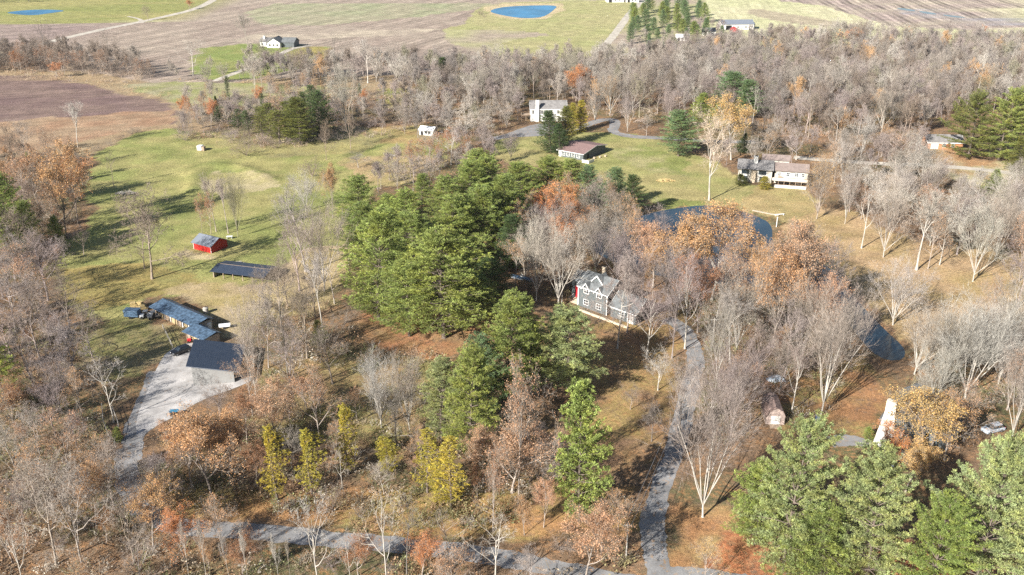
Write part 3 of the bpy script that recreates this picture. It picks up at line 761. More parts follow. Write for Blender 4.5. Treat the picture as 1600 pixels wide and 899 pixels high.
# ------------------------------------------------------------------ vehicles and small things
def car(px, ang, label, paint, name='parked_car', cat='car', kind='suv'):
    b = bld(name, px, ang, label, cat, .035)
    L, Wd = 4.7, 1.85
    top = 1.65 if kind == 'suv' else 1.42
    prof = [(0, .32), (.02, .75), (.2, .98), (1.15, 1.06), (L - .6, 1.08), (L - .08, .95), (L, .7), (L - .02, .32)]
    w = MB(); w.prism(prof, -Wd / 2, Wd / 2); o = w.build('body', M[paint], b, bevel=.09)
    rf = 1.05
    w = MB()
    lo = [(1.2, -Wd / 2 + .06, rf), (L - .25, -Wd / 2 + .06, rf), (L - .25, Wd / 2 - .06, rf), (1.2, Wd / 2 - .06, rf)]
    hi = [(1.95, -Wd / 2 + .26, top - .05), (L - .75, -Wd / 2 + .26, top - .05), (L - .75, Wd / 2 - .26, top - .05), (1.95, Wd / 2 - .26, top - .05)]
    for i in range(4): w.poly([lo[i], lo[(i + 1) % 4], hi[(i + 1) % 4], hi[i]])
    w.poly(hi); w.poly(lo[::-1]); w.build('window', M['glass'], b)
    w = MB(); w.box(1.93, -Wd / 2 + .24, top - .05, L - .73, Wd / 2 - .24, top); w.build('roof', M[paint], b, bevel=.03)
    for x in (.85, L - .95):
        for s in (-1, 1):
            w = MB(); w.tube((x, s * (Wd / 2 - .2), .34), (x, s * (Wd / 2 + .02), .34), .34, n=18); wh = w.build('wheel', M['tyre'], b)
            w = MB(); w.tube((x, s * (Wd / 2 + .02), .34), (x, s * (Wd / 2 + .04), .34), .2, n=12); w.build('rim', M['pipe'], wh)
    for s in (-1, 1):
        w = MB(); w.box(-.03, s * .62 - .18, .68, .05, s * .62 + .18, .84); w.build('headlight', M['whitepaint'], b)
        w = MB(); w.box(L - .04, s * .72 - .12, .72, L + .03, s * .72 + .12, .95); w.build('tail_light', M['redpaint'], b)
        w = MB(); w.box(1.45, s * (Wd / 2 + .08) - .1, 1.02, 1.62, s * (Wd / 2 + .08) + .1, 1.16); w.build('mirror', M[paint], b)
    return b
car((269, 557), 47, 'glossy black car parked on the gravel court left of the barn', 'blackpaint')
car((1388, 732), 78, 'pale blue-grey car under the orange oak by the chimney house', 'greypaint', kind='sedan')
car((1536, 678), 20, 'pale blue-white car beside the pale trees right of the chimney house', 'greypaint')

def utility(px, ang, label, paint):
    b = bld('utility_vehicle', px, ang, label, 'utility vehicle')
    w = MB(); w.box(0, -.7, .35, 1.0, .7, .95); w.build('hood', M[paint], b, bevel=.06)
    w = MB(); w.box(1.0, -.7, .35, 1.9, .7, .6); w.build('seat', M['dark'], b)
    w = MB(); w.box(1.9, -.75, .5, 3.1, .75, .6); w.box(1.9, -.75, .6, 1.97, .75, .95); w.box(3.03, -.75, .6, 3.1, .75, .95); w.box(1.97, -.75, .6, 3.03, -.68, .95); w.box(1.97, .68, .6, 3.03, .75, .95); w.build('cargo_bed', M[paint], b)
    w = MB()
    for x in (1.0, 1.95):
        for s in (-.66, .66): w.tube((x, s, .6), (x, s, 1.85), .035)
    w.box(.9, -.72, 1.85, 2.05, .72, 1.9); w.build('roll_cage', M['pipe'], b)
    for x in (.5, 2.6):
        for s in (-1, 1):
            w = MB(); w.tube((x, s * .62, .32), (x, s * .86, .32), .32, n=14); w.build('wheel', M['tyre'], b)
utility((219, 497), 10, 'grey-white utility vehicle standing before the left end of the stable', 'whitepaint')
utility((231, 499), 25, 'dark and silver utility vehicle next to the first by the stable', 'pipe')
def trailer(px, ang, L, Wd, hgt, mat, label, name='box_trailer', cat='trailer'):
    b = bld(name, px, ang, label, cat)
    w = MB(); w.box(0, -Wd / 2, .55, L, Wd / 2, hgt); w.build('body', M[mat], b, bevel=.08)
    w = MB(); w.box(-.1, -Wd / 2 - .05, hgt + .005, L + .1, Wd / 2 + .05, hgt + .08); w.build('roof', M[mat], b)
    w = MB(); w.tube((L, 0, .5), (L + 1.2, 0, .45), .06); w.build('hitch', M['pipe'], b)
    for s in (-1, 1):
        w = MB(); w.tube((L * .45, s * (Wd / 2 - .15), .33), (L * .45, s * (Wd / 2 + .06), .33), .33, n=14); w.build('wheel', M['tyre'], b)
trailer((197, 496), -3, 3.6, 2.1, 2.2, 'bluegrey', 'blue-grey box trailer parked left of the stable')
trailer((343, 514), 14, 2.6, 1.2, .95, 'whitepaint', 'small low white trailer on the grass right of the stable', 'small_trailer')
# red mower
b = bld('red_mower', (293, 535), 15, 'small red riding mower at the corner of the gravel court by the stable wing', 'mower')
w = MB(); w.box(0, -.4, .3, .9, .4, .85); w.build('hood', M['redpaint'], b, bevel=.08)
w = MB(); w.box(.9, -.45, .3, 1.9, .45, .5); w.box(1.3, -.25, .5, 1.8, .25, .7); w.box(1.7, -.25, .7, 1.82, .25, 1.1); w.build('seat', M['dark'], b)
w = MB(); w.tube((.95, 0, .8), (1.15, 0, 1.1), .03); w.tube((1.12, 0, 1.08), (1.16, 0, 1.14), .2); w.build('steering_wheel', M['tyre'], b)
for x, r in ((.25, .22), (1.55, .32)):
    for s in (-1, 1):
        w = MB(); w.tube((x, s * .42, r), (x, s * .6, r), r, n=14); w.build('wheel', M['tyre'], b)
# tanks
def tank(px, r, hgt, label, mat='tank', name='water_tank', cat='tank'):
    b = bld(name, px, 0, label, cat)
    w = MB(); w.tube((0, 0, 0), (0, 0, hgt * .86), r, r, 20); w.tube((0, 0, hgt * .86), (0, 0, hgt), r, r * .45, 20); w.build('body', M[mat], b, smooth=False)
    w = MB(); w.tube((0, 0, hgt), (0, 0, hgt + .12), r * .25, r * .25, 12); w.build('lid', M['dark'], b)
tank((326, 513), .75, 1.7, 'round white tank behind the stable wing roof, the farther of two')
tank((323, 532), .8, 2.3, 'round white tank at the right end of the stable wing, the nearer of two')
tank((322, 489), .7, 1.6, 'grey round barrel on the grass behind the stable', 'greywood', 'grey_barrel', 'barrel')
# white tank box on the lawn
b = bld('white_cistern', (308, 236), -10, 'boxy white cistern with a dark side on the far lawn', 'cistern')
w = MB(); w.box(0, 0, .25, 2.0, 2.2, 2.1); w.build('body', M['tank'], b, bevel=.12)
w = MB(); w.box(2.1, .2, 0, 3.0, 1.8, 1.8); w.box(-.1, 0, 0, 2.1, 2.2, .24); w.build('stand', M['wood'], b)
# bins
b = bld('waste_bin', (266, 652), 8, 'dark wheeled bins with bright blue lids at the lower edge of the gravel court', 'waste bin')
for k in range(2):
    w = MB(); w.box(k * .95, 0, .12, k * .95 + .8, .8, 1.1); w.build('body', M['blackpaint'], b)
    w = MB(); w.slab([(k * .95 - .04, -.06, 1.2), (k * .95 + .84, -.06, 1.2), (k * .95 + .84, .86, 1.32), (k * .95 - .04, .86, 1.32)], .08); w.build('lid', M['bluepaint'], b)
    w = MB(); w.tube((k * .95 + .05, .8, .14), (k * .95 + .75, .8, .14), .13); w.build('wheel', M['tyre'], b)
# hay bales and stacked timber by the stable
for k, (u, v, a) in enumerate(((204, 483, 20), (214, 481, -12), (219, 488, 35))):
    w = MB()
    for j in range(3): w.box(0, 0, j * .52, 2.0 - j * .3, 1.1, j * .52 + .5)
    o = w.build('hay_stack', M['hay'], None, bevel=.05); x, y = G(u, v); o.location = (x, y, 0); o.rotation_euler = (0, 0, math.radians(a))
    tag(o, ('leftmost', 'middle', 'rightmost')[k] + ' of three tan stacks of bales left of the stable', 'hay stack', 'bale stacks left of the stable')
# covered boat
b = bld('boat', (799, 434), -28, 'long pale blue-grey boat lying in the shade left of the grey house', 'boat')
w = MB(); P_ = []
sec = [(0, .35, .9), (1.2, .85, .75), (3.0, 1.05, .7), (5.2, 1.0, .72), (6.2, .85, .78)]
for (x, hw, z) in sec: P_ += [(x, -hw, z), (x, -hw * .6, .12), (x, hw * .6, .12), (x, hw, z)]
w.v = P_
for i in range(len(sec) - 1):
    for j in range(3): w.f.append((i * 4 + j, i * 4 + j + 1, i * 4 + 5 + j, i * 4 + 4 + j)); w.m.append(0)
w.f += [(0, 1, 2, 3), (16, 19, 18, 17)]; w.m += [0, 0]; w.build('hull', M['greypaint'], b)
w = MB()
for i in range(len(sec) - 1):
    a, c = sec[i], sec[i + 1]; w.poly([(a[0], -a[1], a[2]), (a[0], 0, a[2] + .25), (c[0], 0, c[2] + .25), (c[0], -c[1], c[2])]); w.poly([(a[0], 0, a[2] + .25), (a[0], a[1], a[2]), (c[0], c[1], c[2]), (c[0], 0, c[2] + .25)])
w.build('cover', M['bluegrey'], b)
w = MB(); w.box(2.9, -.3, 1.0, 3.6, .3, 1.5); w.build('motor', M['white'], b)
# tarp pile
rs = np.random.default_rng(5)
me = bpy.data.meshes.new('tarp'); bm = bmesh.new(); bmesh.ops.create_icosphere(bm, subdivisions=3, radius=1)
for v_ in bm.verts:
    k = 1 + .18 * math.sin(v_.co.x * 5 + v_.co.y * 3) + .12 * math.sin(v_.co.y * 9); v_.co = Vector((v_.co.x * 1.9 * k, v_.co.y * 1.2 * k, max(v_.co.z, -.05) * .95 * k))
bm.to_mesh(me); bm.free()
o = link('tarp_pile', me, plain('blue_white_tarp', (.42, .48, .55), .5, .4, 1.2)); x, y = G(1213, 594); o.location = (x, y, .02)
tag(o, 'blue-white tarpaulin heaped over a pile among the trees behind the brown shed', 'tarpaulin')
# utility box
b = bld('utility_post', (1277, 657), 0, 'small grey-green utility box at the foot of the big tree behind the chimney lawn', 'utility box')
w = MB(); w.box(-.45, -.3, 0, .45, .3, 1.2); w.build('body', M['bluegrey'], b, bevel=.03); w = MB(); w.box(-.5, -.35, 1.2, .5, .35, 1.28); w.build('lid', M['greywood'], b)
# brush pile and rock pile on the lawn
def heap(px, rx, ry, hz, mat, label, cat, name, n=60, seed=1, L=1.6):
    r_ = random.Random(seed); w = MB()
    for _ in range(n):
        a = r_.uniform(0, 6.28); d = math.sqrt(r_.random()); x = d * math.cos(a) * rx; y = d * math.sin(a) * ry; z = hz * (1 - d * d) * r_.random() + .1
        t = r_.uniform(0, 3.14); l = r_.uniform(.4, 1) * L / 2; dz = r_.uniform(-.25, .25)
        w.tube((x - l * math.cos(t), y - l * math.sin(t), max(.05, z - dz)), (x + l * math.cos(t), y + l * math.sin(t), max(.05, z + dz)), r_.uniform(.05, .13), .04, 5)
    o = w.build(name, M[mat]); x, y = G(*px); o.location = (x, y, 0); tag(o, label, cat)
heap((197, 303), 3.6, 1.5, 1.2, 'greywood', 'long low heap of cut branches on the green lawn', 'brush pile', 'brush_pile', 130)
heap((188, 303), 1.2, .8, 1.0, 'white', 'pale sawn logs at the left end of the brush heap on the lawn', 'log pile', 'log_pile', 18, 2, 1.2)
heap((610, 244), 1.8, 1.0, .9, 'greywood', 'small dark heap of logs on the lawn before the wood', 'log pile', 'log_pile', 50, 3)
heap((372, 412), 1.8, .9, .5, 'greywood', 'flat heap of twigs between the red shed and the black-roofed shelter', 'brush pile', 'brush_pile', 50, 4)
heap((1040, 283), 3.2, 1.6, .7, 'hay', 'tan heap of leaves and cuttings on the lawn above the pond', 'leaf pile', 'leaf_pile', 150, 5)
# yard light and hoop by the grey house
b = bld('yard_light', (874, 470), 0, 'white globe yard light on a pole left of the grey house door', 'lamp')
w = MB(); w.tube((0, 0, 0), (0, 0, 6.4), .09, .06); w.build('pole', M['pipe'], b)
me = bpy.data.meshes.new('globe'); bm = bmesh.new(); bmesh.ops.create_icosphere(bm, subdivisions=3, radius=.34, matrix=__import__('mathutils').Matrix.Translation((0, 0, 6.7))); bm.to_mesh(me); bm.free(); link('globe', me, M['tank'], b)
w = MB(); w.tube((0, 0, 6.3), (-2.4, -.5, 6.2), .05); w.build('arm', M['trim'], b)
# dock and posts by the pond
b = bld('dock', (1176, 330), -36, 'narrow weathered dock plank along the far shore of the pond', 'dock')
w = MB(); w.box(0, -.5, .2, 9, .5, .32); w.build('deck', M['stone'], b)
for x in np.arange(.2, 9, 1.7):
    w = MB(); w.box(x, -.45, -1, x + .12, .5, .19); w.build('post', M['wood'], b)
b = bld('white_bench', (1211, 338), 14, 'white plank bench at the end of the dock', 'bench')
w = MB(); w.box(0, 0, .42, 3.4, .5, .5); w.build('seat', M['trim'], b); w = MB(); w.box(.2, .05, 0, .3, .45, .42); w.box(3.1, .05, 0, 3.2, .45, .42); w.build('leg', M['trim'], b)
b = bld('white_post', (1213, 355), 0, 'thin white post with a cap at the right tip of the pond', 'post')
w = MB(); w.tube((0, 0, 0), (0, 0, 3.2), .1); w.build('pole', M['trim'], b); w = MB(); w.box(-.18, -.18, 3.2, .18, .18, 3.32); w.build('cap', M['trim'], b)
# fences
def fence(pts, label, hgt=1.2, sp=2.4, rails=2, mat='greywood', name='rail_fence'):
    P = [Vector((*G(u, v), 0)) for u, v in pts]; root = empty(name, P[0], 0, label, 'fence'); o = P[0]
    pw, rw = MB(), MB()
    for a, c in zip(P[:-1], P[1:]):
        n = max(1, round((c - a).length / sp))
        for k in range(n + 1):
            q = a + (c - a) * k / n - o; pw.tube(q, q + Vector((0, 0, hgt)), .07, n=6)
        for j in range(rails):
            z = hgt * (.95 - j * .42); rw.tube(a - o + Vector((0, 0, z)), c - o + Vector((0, 0, z)), .045, n=5)
    pw.build('posts', M[mat], root); rw.build('rails', M[mat], root)
fence([(160, 638), (162, 662), (172, 690)], 'dark rail fence on the left of the leaf-covered path by the lower driveway')
fence([(176, 640), (186, 668), (180, 698)], 'dark rail fence on the right of the leaf-covered path by the lower driveway')
fence([(255, 514), (262, 528), (270, 545)], 'thin dark fence running from the paddock to the gravel court')
# small table on the lawn and deck chairs
b = bld('lawn_table', (359, 373), 5, 'small pale table on the lawn behind the red shed', 'table')
w = MB(); w.box(-.9, -.5, .7, .9, .5, .78); w.build('tabletop', M['tank'], b)
for x in (-.75, .68):
    w = MB(); w.box(x, -.4, 0, x + .08, .4, .69); w.build('leg', M['tank'], b)
# mailbox-like roadside pole for the long shadow near the road
b = bld('roadside_pole', (978, 876), 0, 'wooden roadside pole casting a thin shadow over the driveway mouth', 'pole')
w = MB(); w.tube((0, 0, 0), (0, 0, 7.5), .13, .1); w.build('pole', M['greywood'], b); w = MB(); w.box(-.6, -.06, 6.9, .6, .06, 7.05); w.build('crossarm', M['greywood'], b)

b = bld('utility_pole', (1112, 548), 0, 'wooden utility pole among the bare trees above the shaded driveway bend', 'pole')
w = MB(); w.tube((0, 0, 0), (0, 0, 8.5), .14, .1); w.build('pole', M['greywood'], b); w = MB(); w.box(-.9, -.06, 7.9, .9, .06, 8.05); w.build('crossarm', M['greywood'], b)
pa = Vector((*G(978, 876), 7.0)); pb = Vector((*G(1112, 548), 8.05)); root = empty('power_line', pa, 0, 'pair of thin overhead wires crossing above the driveway', 'power line')
for dx in (-.5, .5):
    w = MB(); prev = None
    for k in range(17):
        f_ = k / 16; q = (pb - pa) * f_ + Vector((dx, 0, -5.5 * f_ * (1 - f_) * .8))
        if prev is not None: w.tube(prev, q, .03, n=5)
        prev = q
    w.build('wire', M['pipe'], root)

# ------------------------------------------------------------------ tree shapes
def norm(v): return v / (np.linalg.norm(v) + 1e-9)

def tubes(S, n, taper_tip=False):
    """segments (p, q, r0, r1) -> V, quads"""
    P = np.array([s[0] for s in S]); Q = np.array([s[1] for s in S]); r0 = np.array([s[2] for s in S]); r1 = np.array([s[3] for s in S])
    D = Q - P; D /= np.linalg.norm(D, axis=1)[:, None] + 1e-9
    ref = np.where(np.abs(D[:, 2:3]) < .9, np.array([[0, 0, 1.]]), np.array([[1., 0, 0]]))
    A = np.cross(D, ref); A /= np.linalg.norm(A, axis=1)[:, None]; B = np.cross(D, A)
    m = len(S); V = np.zeros((m, 2 * n, 3))
    for i in range(n):
        t = 2 * math.pi * i / n; o = A * math.cos(t) + B * math.sin(t)
        V[:, i] = P + o * r0[:, None]; V[:, n + i] = Q + o * r1[:, None]
    b = (np.arange(m) * 2 * n)[:, None]
    fs = [np.stack([b[:, 0] + i, b[:, 0] + (i + 1) % n, b[:, 0] + n + (i + 1) % n, b[:, 0] + n + i], 1) for i in range(n)]
    return V.reshape(-1, 3), np.concatenate(fs)

STY = {  # fork height, limbs, limb angle, limb length, wobble, upward pull, children (2nd, 3rd, twigs), spread of children
    'vase':   dict(fork=.12, nl=10, ang=(5, 40), L=.70, wob=.12, up=.07, c=(2, 3, 3), ca=(16, 38), lead=False, tw=1.25),
    'round':  dict(fork=.20, nl=9, ang=(15, 66), L=.52, wob=.16, up=.10, c=(2, 3, 3), ca=(24, 55), lead=True, tw=1.0),
    'spread': dict(fork=.24, nl=10, ang=(28, 80), L=.50, wob=.24, up=.08, c=(2, 3, 4), ca=(30, 65), lead=True, tw=.95),
    'tall':   dict(fork=.42, nl=8, ang=(12, 48), L=.36, wob=.15, up=.12, c=(2, 3, 3), ca=(22, 48), lead=True, tw=.95),
    'open':   dict(fork=.30, nl=6, ang=(18, 60), L=.50, wob=.24, up=.12, c=(1, 2, 2), ca=(28, 60), lead=True, tw=.9),
    'low':    dict(n_l=0, fork=.04, nl=12, ang=(20, 75), L=.62, wob=.20, up=.05, c=(2, 2, 3), ca=(20, 55), lead=False, tw=.9),
}
def gen_bare(seed, style, H=20.0, lite=False, fat=1.0):
    R = np.random.default_rng(seed); p = STY[style]; trunk, crown, ends = [], [], []
    def child(d, lo, hi):
        a = math.radians(R.uniform(lo, hi)); ph = R.uniform(0, 2 * math.pi)
        x = norm(np.cross(d, [.3, .5, .8])); y = np.cross(d, x)
        return norm(d * math.cos(a) + (x * math.cos(ph) + y * math.sin(ph)) * math.sin(a))
    def grow(o, d, L, r, lev, maxl):
        ns = (5, 4, 3, 2, 2)[lev]; out = trunk if lev <= 1 else crown; nodes = []
        for i in range(ns):
            d = norm(d + R.normal(0, p['wob'], 3) + np.array([0, 0, p['up']]))
            q = o + d * L / ns; ra = r * (1 - .62 * i / ns); rb = r * (1 - .62 * (i + 1) / ns)
            if lev >= maxl: rb = r * .35 if i == ns - 1 else rb
            out.append((o, q, ra, rb)); o = q; nodes.append((o, d, (i + 1) / ns, rb))
        if lev >= maxl: ends.append(o); return
        k = p['c'][lev - 1]
        if lite and lev >= 2: k = max(1, k - 1)
        for (q, dd, t, rr) in nodes:
            if lev == 1 and t < .3: continue
            n = k + (1 if t == 1 else 0)
            for _ in range(n):
                Lr = L * R.uniform(.30, .64) * (1.15 - .35 * t) * (p['tw'] if lev >= 2 else 1)
                grow(q, child(dd, *p['ca']), Lr, max(rr * .6, .0155 * fat), lev + 1, maxl)
    hf = H * p['fork']; o = np.zeros(3); d = np.array([0, 0, 1.]); r = H * .0135
    nodes = []; top = H * (.72 if p['lead'] else p['fork'] + .02); n = 9
    for i in range(n):
        d = norm(d + R.normal(0, .035, 3) + np.array([0, 0, .08])); q = o + d * top / n
        a = i / n; ra = r * (1 - .7 * a) if p['lead'] else r * (1.0 - .1 * a); rb = r * (1 - .7 * (i + 1) / n) if p['lead'] else r * .9
        if i == 0: ra *= 1.45
        trunk.append((o, q, ra, rb)); o = q; nodes.append((o, d, rb))
    maxl = 3 if lite else 4
    for k in range(p['nl']):
        if p['lead']:
            t = (k + .5) / p['nl']; z = hf + (top - hf) * t
        else: t = .5; z = top * R.uniform(.8, 1)
        j = min(range(len(nodes)), key=lambda i: abs(nodes[i][0][2] - z)); q, dd, rr = nodes[j]
        a = math.radians(R.uniform(*p['ang']) * (1 - .45 * t if p['lead'] else 1)); ph = k * 2.4 + R.uniform(-.4, .4)
        dv = np.array([math.sin(a) * math.cos(ph), math.sin(a) * math.sin(ph), math.cos(a)])
        grow(q, dv, H * p['L'] * R.uniform(.68, 1.15) * (1 - .35 * t if p['lead'] else 1), max(rr * .64, H * .0048), 1, maxl)
    if p['lead']: grow(nodes[-1][0], nodes[-1][1], H * p['L'] * .7, nodes[-1][2] * .9, 1, maxl)
    return trunk, crown, np.array(ends)

def leaf_quads(C, size, R, k=1):
    C = np.repeat(C, k, 0); m = len(C); C = C + R.normal(0, size * 1.1, (m, 3))
    a = R.normal(0, 1, (m, 3)); a /= np.linalg.norm(a, axis=1)[:, None]; b = np.cross(a, R.normal(0, 1, (m, 3))); b /= np.linalg.norm(b, axis=1)[:, None]
    s = (size * R.uniform(.55, 1.2, m))[:, None]
    V = np.stack([C - a * s * .5, C - b * s * .34, C + a * s * .55, C + b * s * .36], 1).reshape(-1, 3)
    return V, np.arange(m * 4).reshape(-1, 4)

def join(parts):
    V, Fc, Mi, n = [], [], [], 0
    for v, f, mi in parts:
        V.append(v); Fc.append(f + n); Mi.append(np.full(len(f), mi)); n += len(v)
    return np.concatenate(V), np.concatenate(Fc), np.concatenate(Mi)

class Kind:
    """meshes of one tree variant: trunk, crown; with its height and crown width"""
    def __init__(s, trunk, crown, H, Wd): s.trunk, s.crown, s.H, s.W = trunk, crown, H, Wd

def bare_kind(seed, style, fat=1.0, leaves=0, lsize=.3):
    tr, cr, ends = gen_bare(seed, style, fat=fat)
    V, f = tubes(tr, 6); tm = np_mesh('trunk', V, f, 4, smooth=True); tm.materials.append(M['bark'])
    Vc, fc = tubes(cr, 3); parts = [(Vc, fc, 0)]
    if leaves:
        R = np.random.default_rng(seed + 1); idx = R.random(len(ends)) < leaves
        lv, lf = leaf_quads(ends[idx], lsize, R, 3); parts.append((lv, lf, 1))
    V2, f2, mi = join(parts)
    cm = np_mesh('crown', V2, f2, 4, mi); cm.materials.append(M['twig_fixed'] if leaves else M['twig']); cm.materials.append(M['leaf'])
    z = np.percentile(V2[:, 2], 98.8); w = np.percentile(np.hypot(V2[:, 0], V2[:, 1]), 95) * 2
    return Kind(tm, cm, z, w)

def conifer_kind(seed, Hh=20.0, Rm=4.6, base=.10, power=.75, lobe=.25, droop=0.0, step=.5, tuft=.48, blades=12, dens=1.0, up=.5, round_=.0, width=.085, whorl=.62, nbr=(4, 7), pad=.62):
    R = np.random.default_rng(seed); S = []; C = []; Dn = []
    o = np.zeros(3); d = np.array([0, 0, 1.]); n = 12; tp = []
    for i in range(n):
        d = norm(d + R.normal(0, .02, 3) + np.array([0, 0, .1])); q = o + d * Hh * .96 / n
        S.append((o, q, Hh * .0125 * (1 - .94 * (i / n) ** .7), Hh * .0125 * (1 - .94 * ((i + 1) / n) ** .7))); tp.append(o); o = q
    tp.append(o); tp = np.array(tp)
    z = Hh * base; ph0 = R.uniform(0, 6.28)
    lob = [(R.uniform(0, 6.28), R.uniform(0, 1), R.uniform(-1, 1) * lobe) for _ in range(9)]
    while z < Hh * .985:
        t = (z / Hh - base) / (1 - base)
        prof = (1 - t) ** power if round_ == 0 else math.sqrt(max(0, 1 - (abs(t - .32) / .70) ** 2.2)) * (1 - round_) + (1 - t) ** power * round_
        prof *= min(1, .55 + t * 3.0)
        nb = int(R.integers(*nbr)); z0 = z
        for k in range(nb):
            z = z0 + R.uniform(-.12, .12) * whorl; ph = ph0 + k * 6.283 / nb + R.uniform(-.35, .35)
            g = 1 + sum(a * math.exp(-((math.remainder(ph - f, 6.283)) ** 2) * 1.5 - ((t - tt) * 3.4) ** 2) for f, tt, a in lob)
            L = max(.5, Rm * prof * R.uniform(.72, 1.08) * g)
            el = math.radians(8 + 52 * t ** 1.4 + R.uniform(-8, 8)) - droop * (1 - t)
            c0 = np.array([np.interp(z, tp[:, 2], tp[:, 0]), np.interp(z, tp[:, 2], tp[:, 1]), z]); dv = np.array([math.cos(ph) * math.cos(el), math.sin(ph) * math.cos(el), math.sin(el)])
            q0 = c0; m = max(2, int(L / step)); side = np.array([-math.sin(ph), math.cos(ph), 0])
            for i in range(m):
                dv = norm(dv + np.array([0, 0, .045 * up]) + R.normal(0, .05, 3)); q1 = q0 + dv * L / m
                S.append((q0, q1, .055 * (1 - i / m) + .015, .055 * (1 - (i + 1) / m) + .012)); q0 = q1
                f = (i + 1) / m
                if f > .2:
                    wid = pad * L * .32 * math.sin(min(1, (1.15 - f) * 1.6) * 1.57) + .15
                    kk = max(1, int(round(2.3 * dens * (1 + wid * .9))))
                    for _ in range(kk):
                        C.append(q1 + side * R.uniform(-wid, wid) + R.normal(0, .12, 3)); Dn.append(norm(dv * .8 + np.array([0, 0, up]) + side * R.uniform(-.5, .5)))
        z = z0 + whorl * R.uniform(.85, 1.15) * (1.15 - .45 * t); ph0 += 1.1
    C = np.array(C); Dn = np.array(Dn); m = len(C)
    # each tuft: blades sharing one centre vertex
    V = np.zeros((m, 1 + 2 * blades, 3)); V[:, 0] = C
    for b in range(blades):
        a = Dn + R.normal(0, .55, (m, 3)); a /= np.linalg.norm(a, axis=1)[:, None]
        s = np.cross(a, R.normal(0, 1, (m, 3))); s /= np.linalg.norm(s, axis=1)[:, None] + 1e-9
        l = (tuft * R.uniform(.6, 1.15, m))[:, None]; w = width * l / .5
        V[:, 1 + 2 * b] = C + a * l + s * w * .5; V[:, 2 + 2 * b] = C + a * l * .86 - s * w * .6
    st = (np.arange(m) * (1 + 2 * blades))[:, None]
    tri = np.concatenate([np.concatenate([st, st + 1 + 2 * b, st + 2 + 2 * b], 1) for b in range(blades)])
    V = V.reshape(-1, 3)
    cm = np_mesh('crown', V, tri, 3); cm.materials.append(M['needle'])
    tv, tf = tubes(S, 5); tm = np_mesh('trunk', tv, tf, 4, smooth=True); tm.materials.append(M['bark'])
    return Kind(tm, cm, V[:, 2].max(), np.percentile(np.hypot(V[:, 0], V[:, 1]), 96) * 2)

m_, t_, b_ = new_mat('grey_twig')
ge_ = N(t_, 'ShaderNodeNewGeometry')
t_.links.new(mixc(t_, ge_.outputs['Random Per Island'], (.20, .165, .14), (.40, .355, .30)), b_.inputs['Base Color']); b_.inputs['Roughness'].default_value = .9
M['twig_fixed'] = m_

K = {}
K['vase'] = [bare_kind(s, 'vase', 1.15) for s in (1, 2, 3)]
K['round'] = [bare_kind(s, 'round', 1.1) for s in (11, 12, 13)]
K['spread'] = [bare_kind(s, 'spread', 1.7) for s in (21, 22, 23)]
K['tall'] = [bare_kind(s, 'tall', 1.25) for s in (31, 32, 33)]
K['open'] = [bare_kind(s, 'open', 1.7) for s in (41, 42)]
K['low'] = [bare_kind(s, 'low', 1.3) for s in (51, 52)]
K['oak'] = [bare_kind(s, 'round', 1.0, .75, .30) for s in (61, 62, 63)]
K['thinoak'] = [bare_kind(s, 'round', 1.0, .26, .27) for s in (71, 72)]
K['willow'] = [bare_kind(s, 'vase', 1.0, .45, .22) for s in (81,)]
K['pine'] = [conifer_kind(s, Rm=5.0, base=.12, power=.66, lobe=.5, round_=.35, whorl=1.0, nbr=(6, 9), pad=.45, tuft=.40, dens=1.6, blades=11, width=.07) for s in (101, 102, 103, 104)]
K['colpine'] = [conifer_kind(s, Rm=3.2, base=.06, power=.55, lobe=.6, round_=.6, whorl=.85, nbr=(5, 8), pad=.5, tuft=.5) for s in (111, 112)]
K['bigpine'] = [conifer_kind(s, Rm=6.4, base=.08, power=.80, lobe=.45, up=.50, droop=.26, dens=2.2, step=.42, tuft=.36, round_=.08, blades=11, width=.07, whorl=1.6, nbr=(8, 11), pad=.24) for s in (121, 122, 123)]
K['spruce'] = [conifer_kind(s, Rm=4.6, base=.03, power=.95, lobe=.2, droop=.15, up=.2, tuft=.42) for s in (131,)]
K['cedar'] = [conifer_kind(s, Rm=2.9, base=.14, power=.6, lobe=.9, up=.7, tuft=.42, dens=.8, round_=.4, whorl=.9, nbr=(4, 7)) for s in (141, 142, 143)]
K['arbor'] = [conifer_kind(s, Rm=3.4, base=.01, power=.85, lobe=.15, up=1.2, tuft=.36, dens=1.2, round_=.2) for s in (151,)]

TONE = {'pale grey': (.32, .28, .24), 'pinkish grey': (.285, .235, .215), 'grey-brown': (.23, .185, .15), 'silvery': (.41, .375, .33), 'dark grey': (.16, .14, .12),
        'olive-grey': (.26, .24, .17), 'dark-trunked': (.24, .21, .19)}
LEAF = {'rust-orange': (.50, .235, .10), 'tan-leaved': (.49, .31, .16), 'golden-tan': (.55, .38, .16), 'copper-brown': (.35, .195, .11), 'pink-tan': (.46, .295, .185)}
NEED = {'bright green': (.27, .33, .10), 'mid green': (.24, .305, .095), 'blue-green': (.17, .26, .13), 'dark green': (.09, .14, .055), 'yellow-green': (.42, .37, .07),
        'pale green': (.31, .36, .17), 'olive green': (.18, .20, .06)}
CATS = {'pine': 'pine tree', 'colpine': 'pine tree', 'bigpine': 'pine tree', 'spruce': 'pine tree', 'cedar': 'cedar tree', 'arbor': 'arborvitae', 'low': 'shrub'}
TREES = []      # (root, kindname, tone, u, v, h)
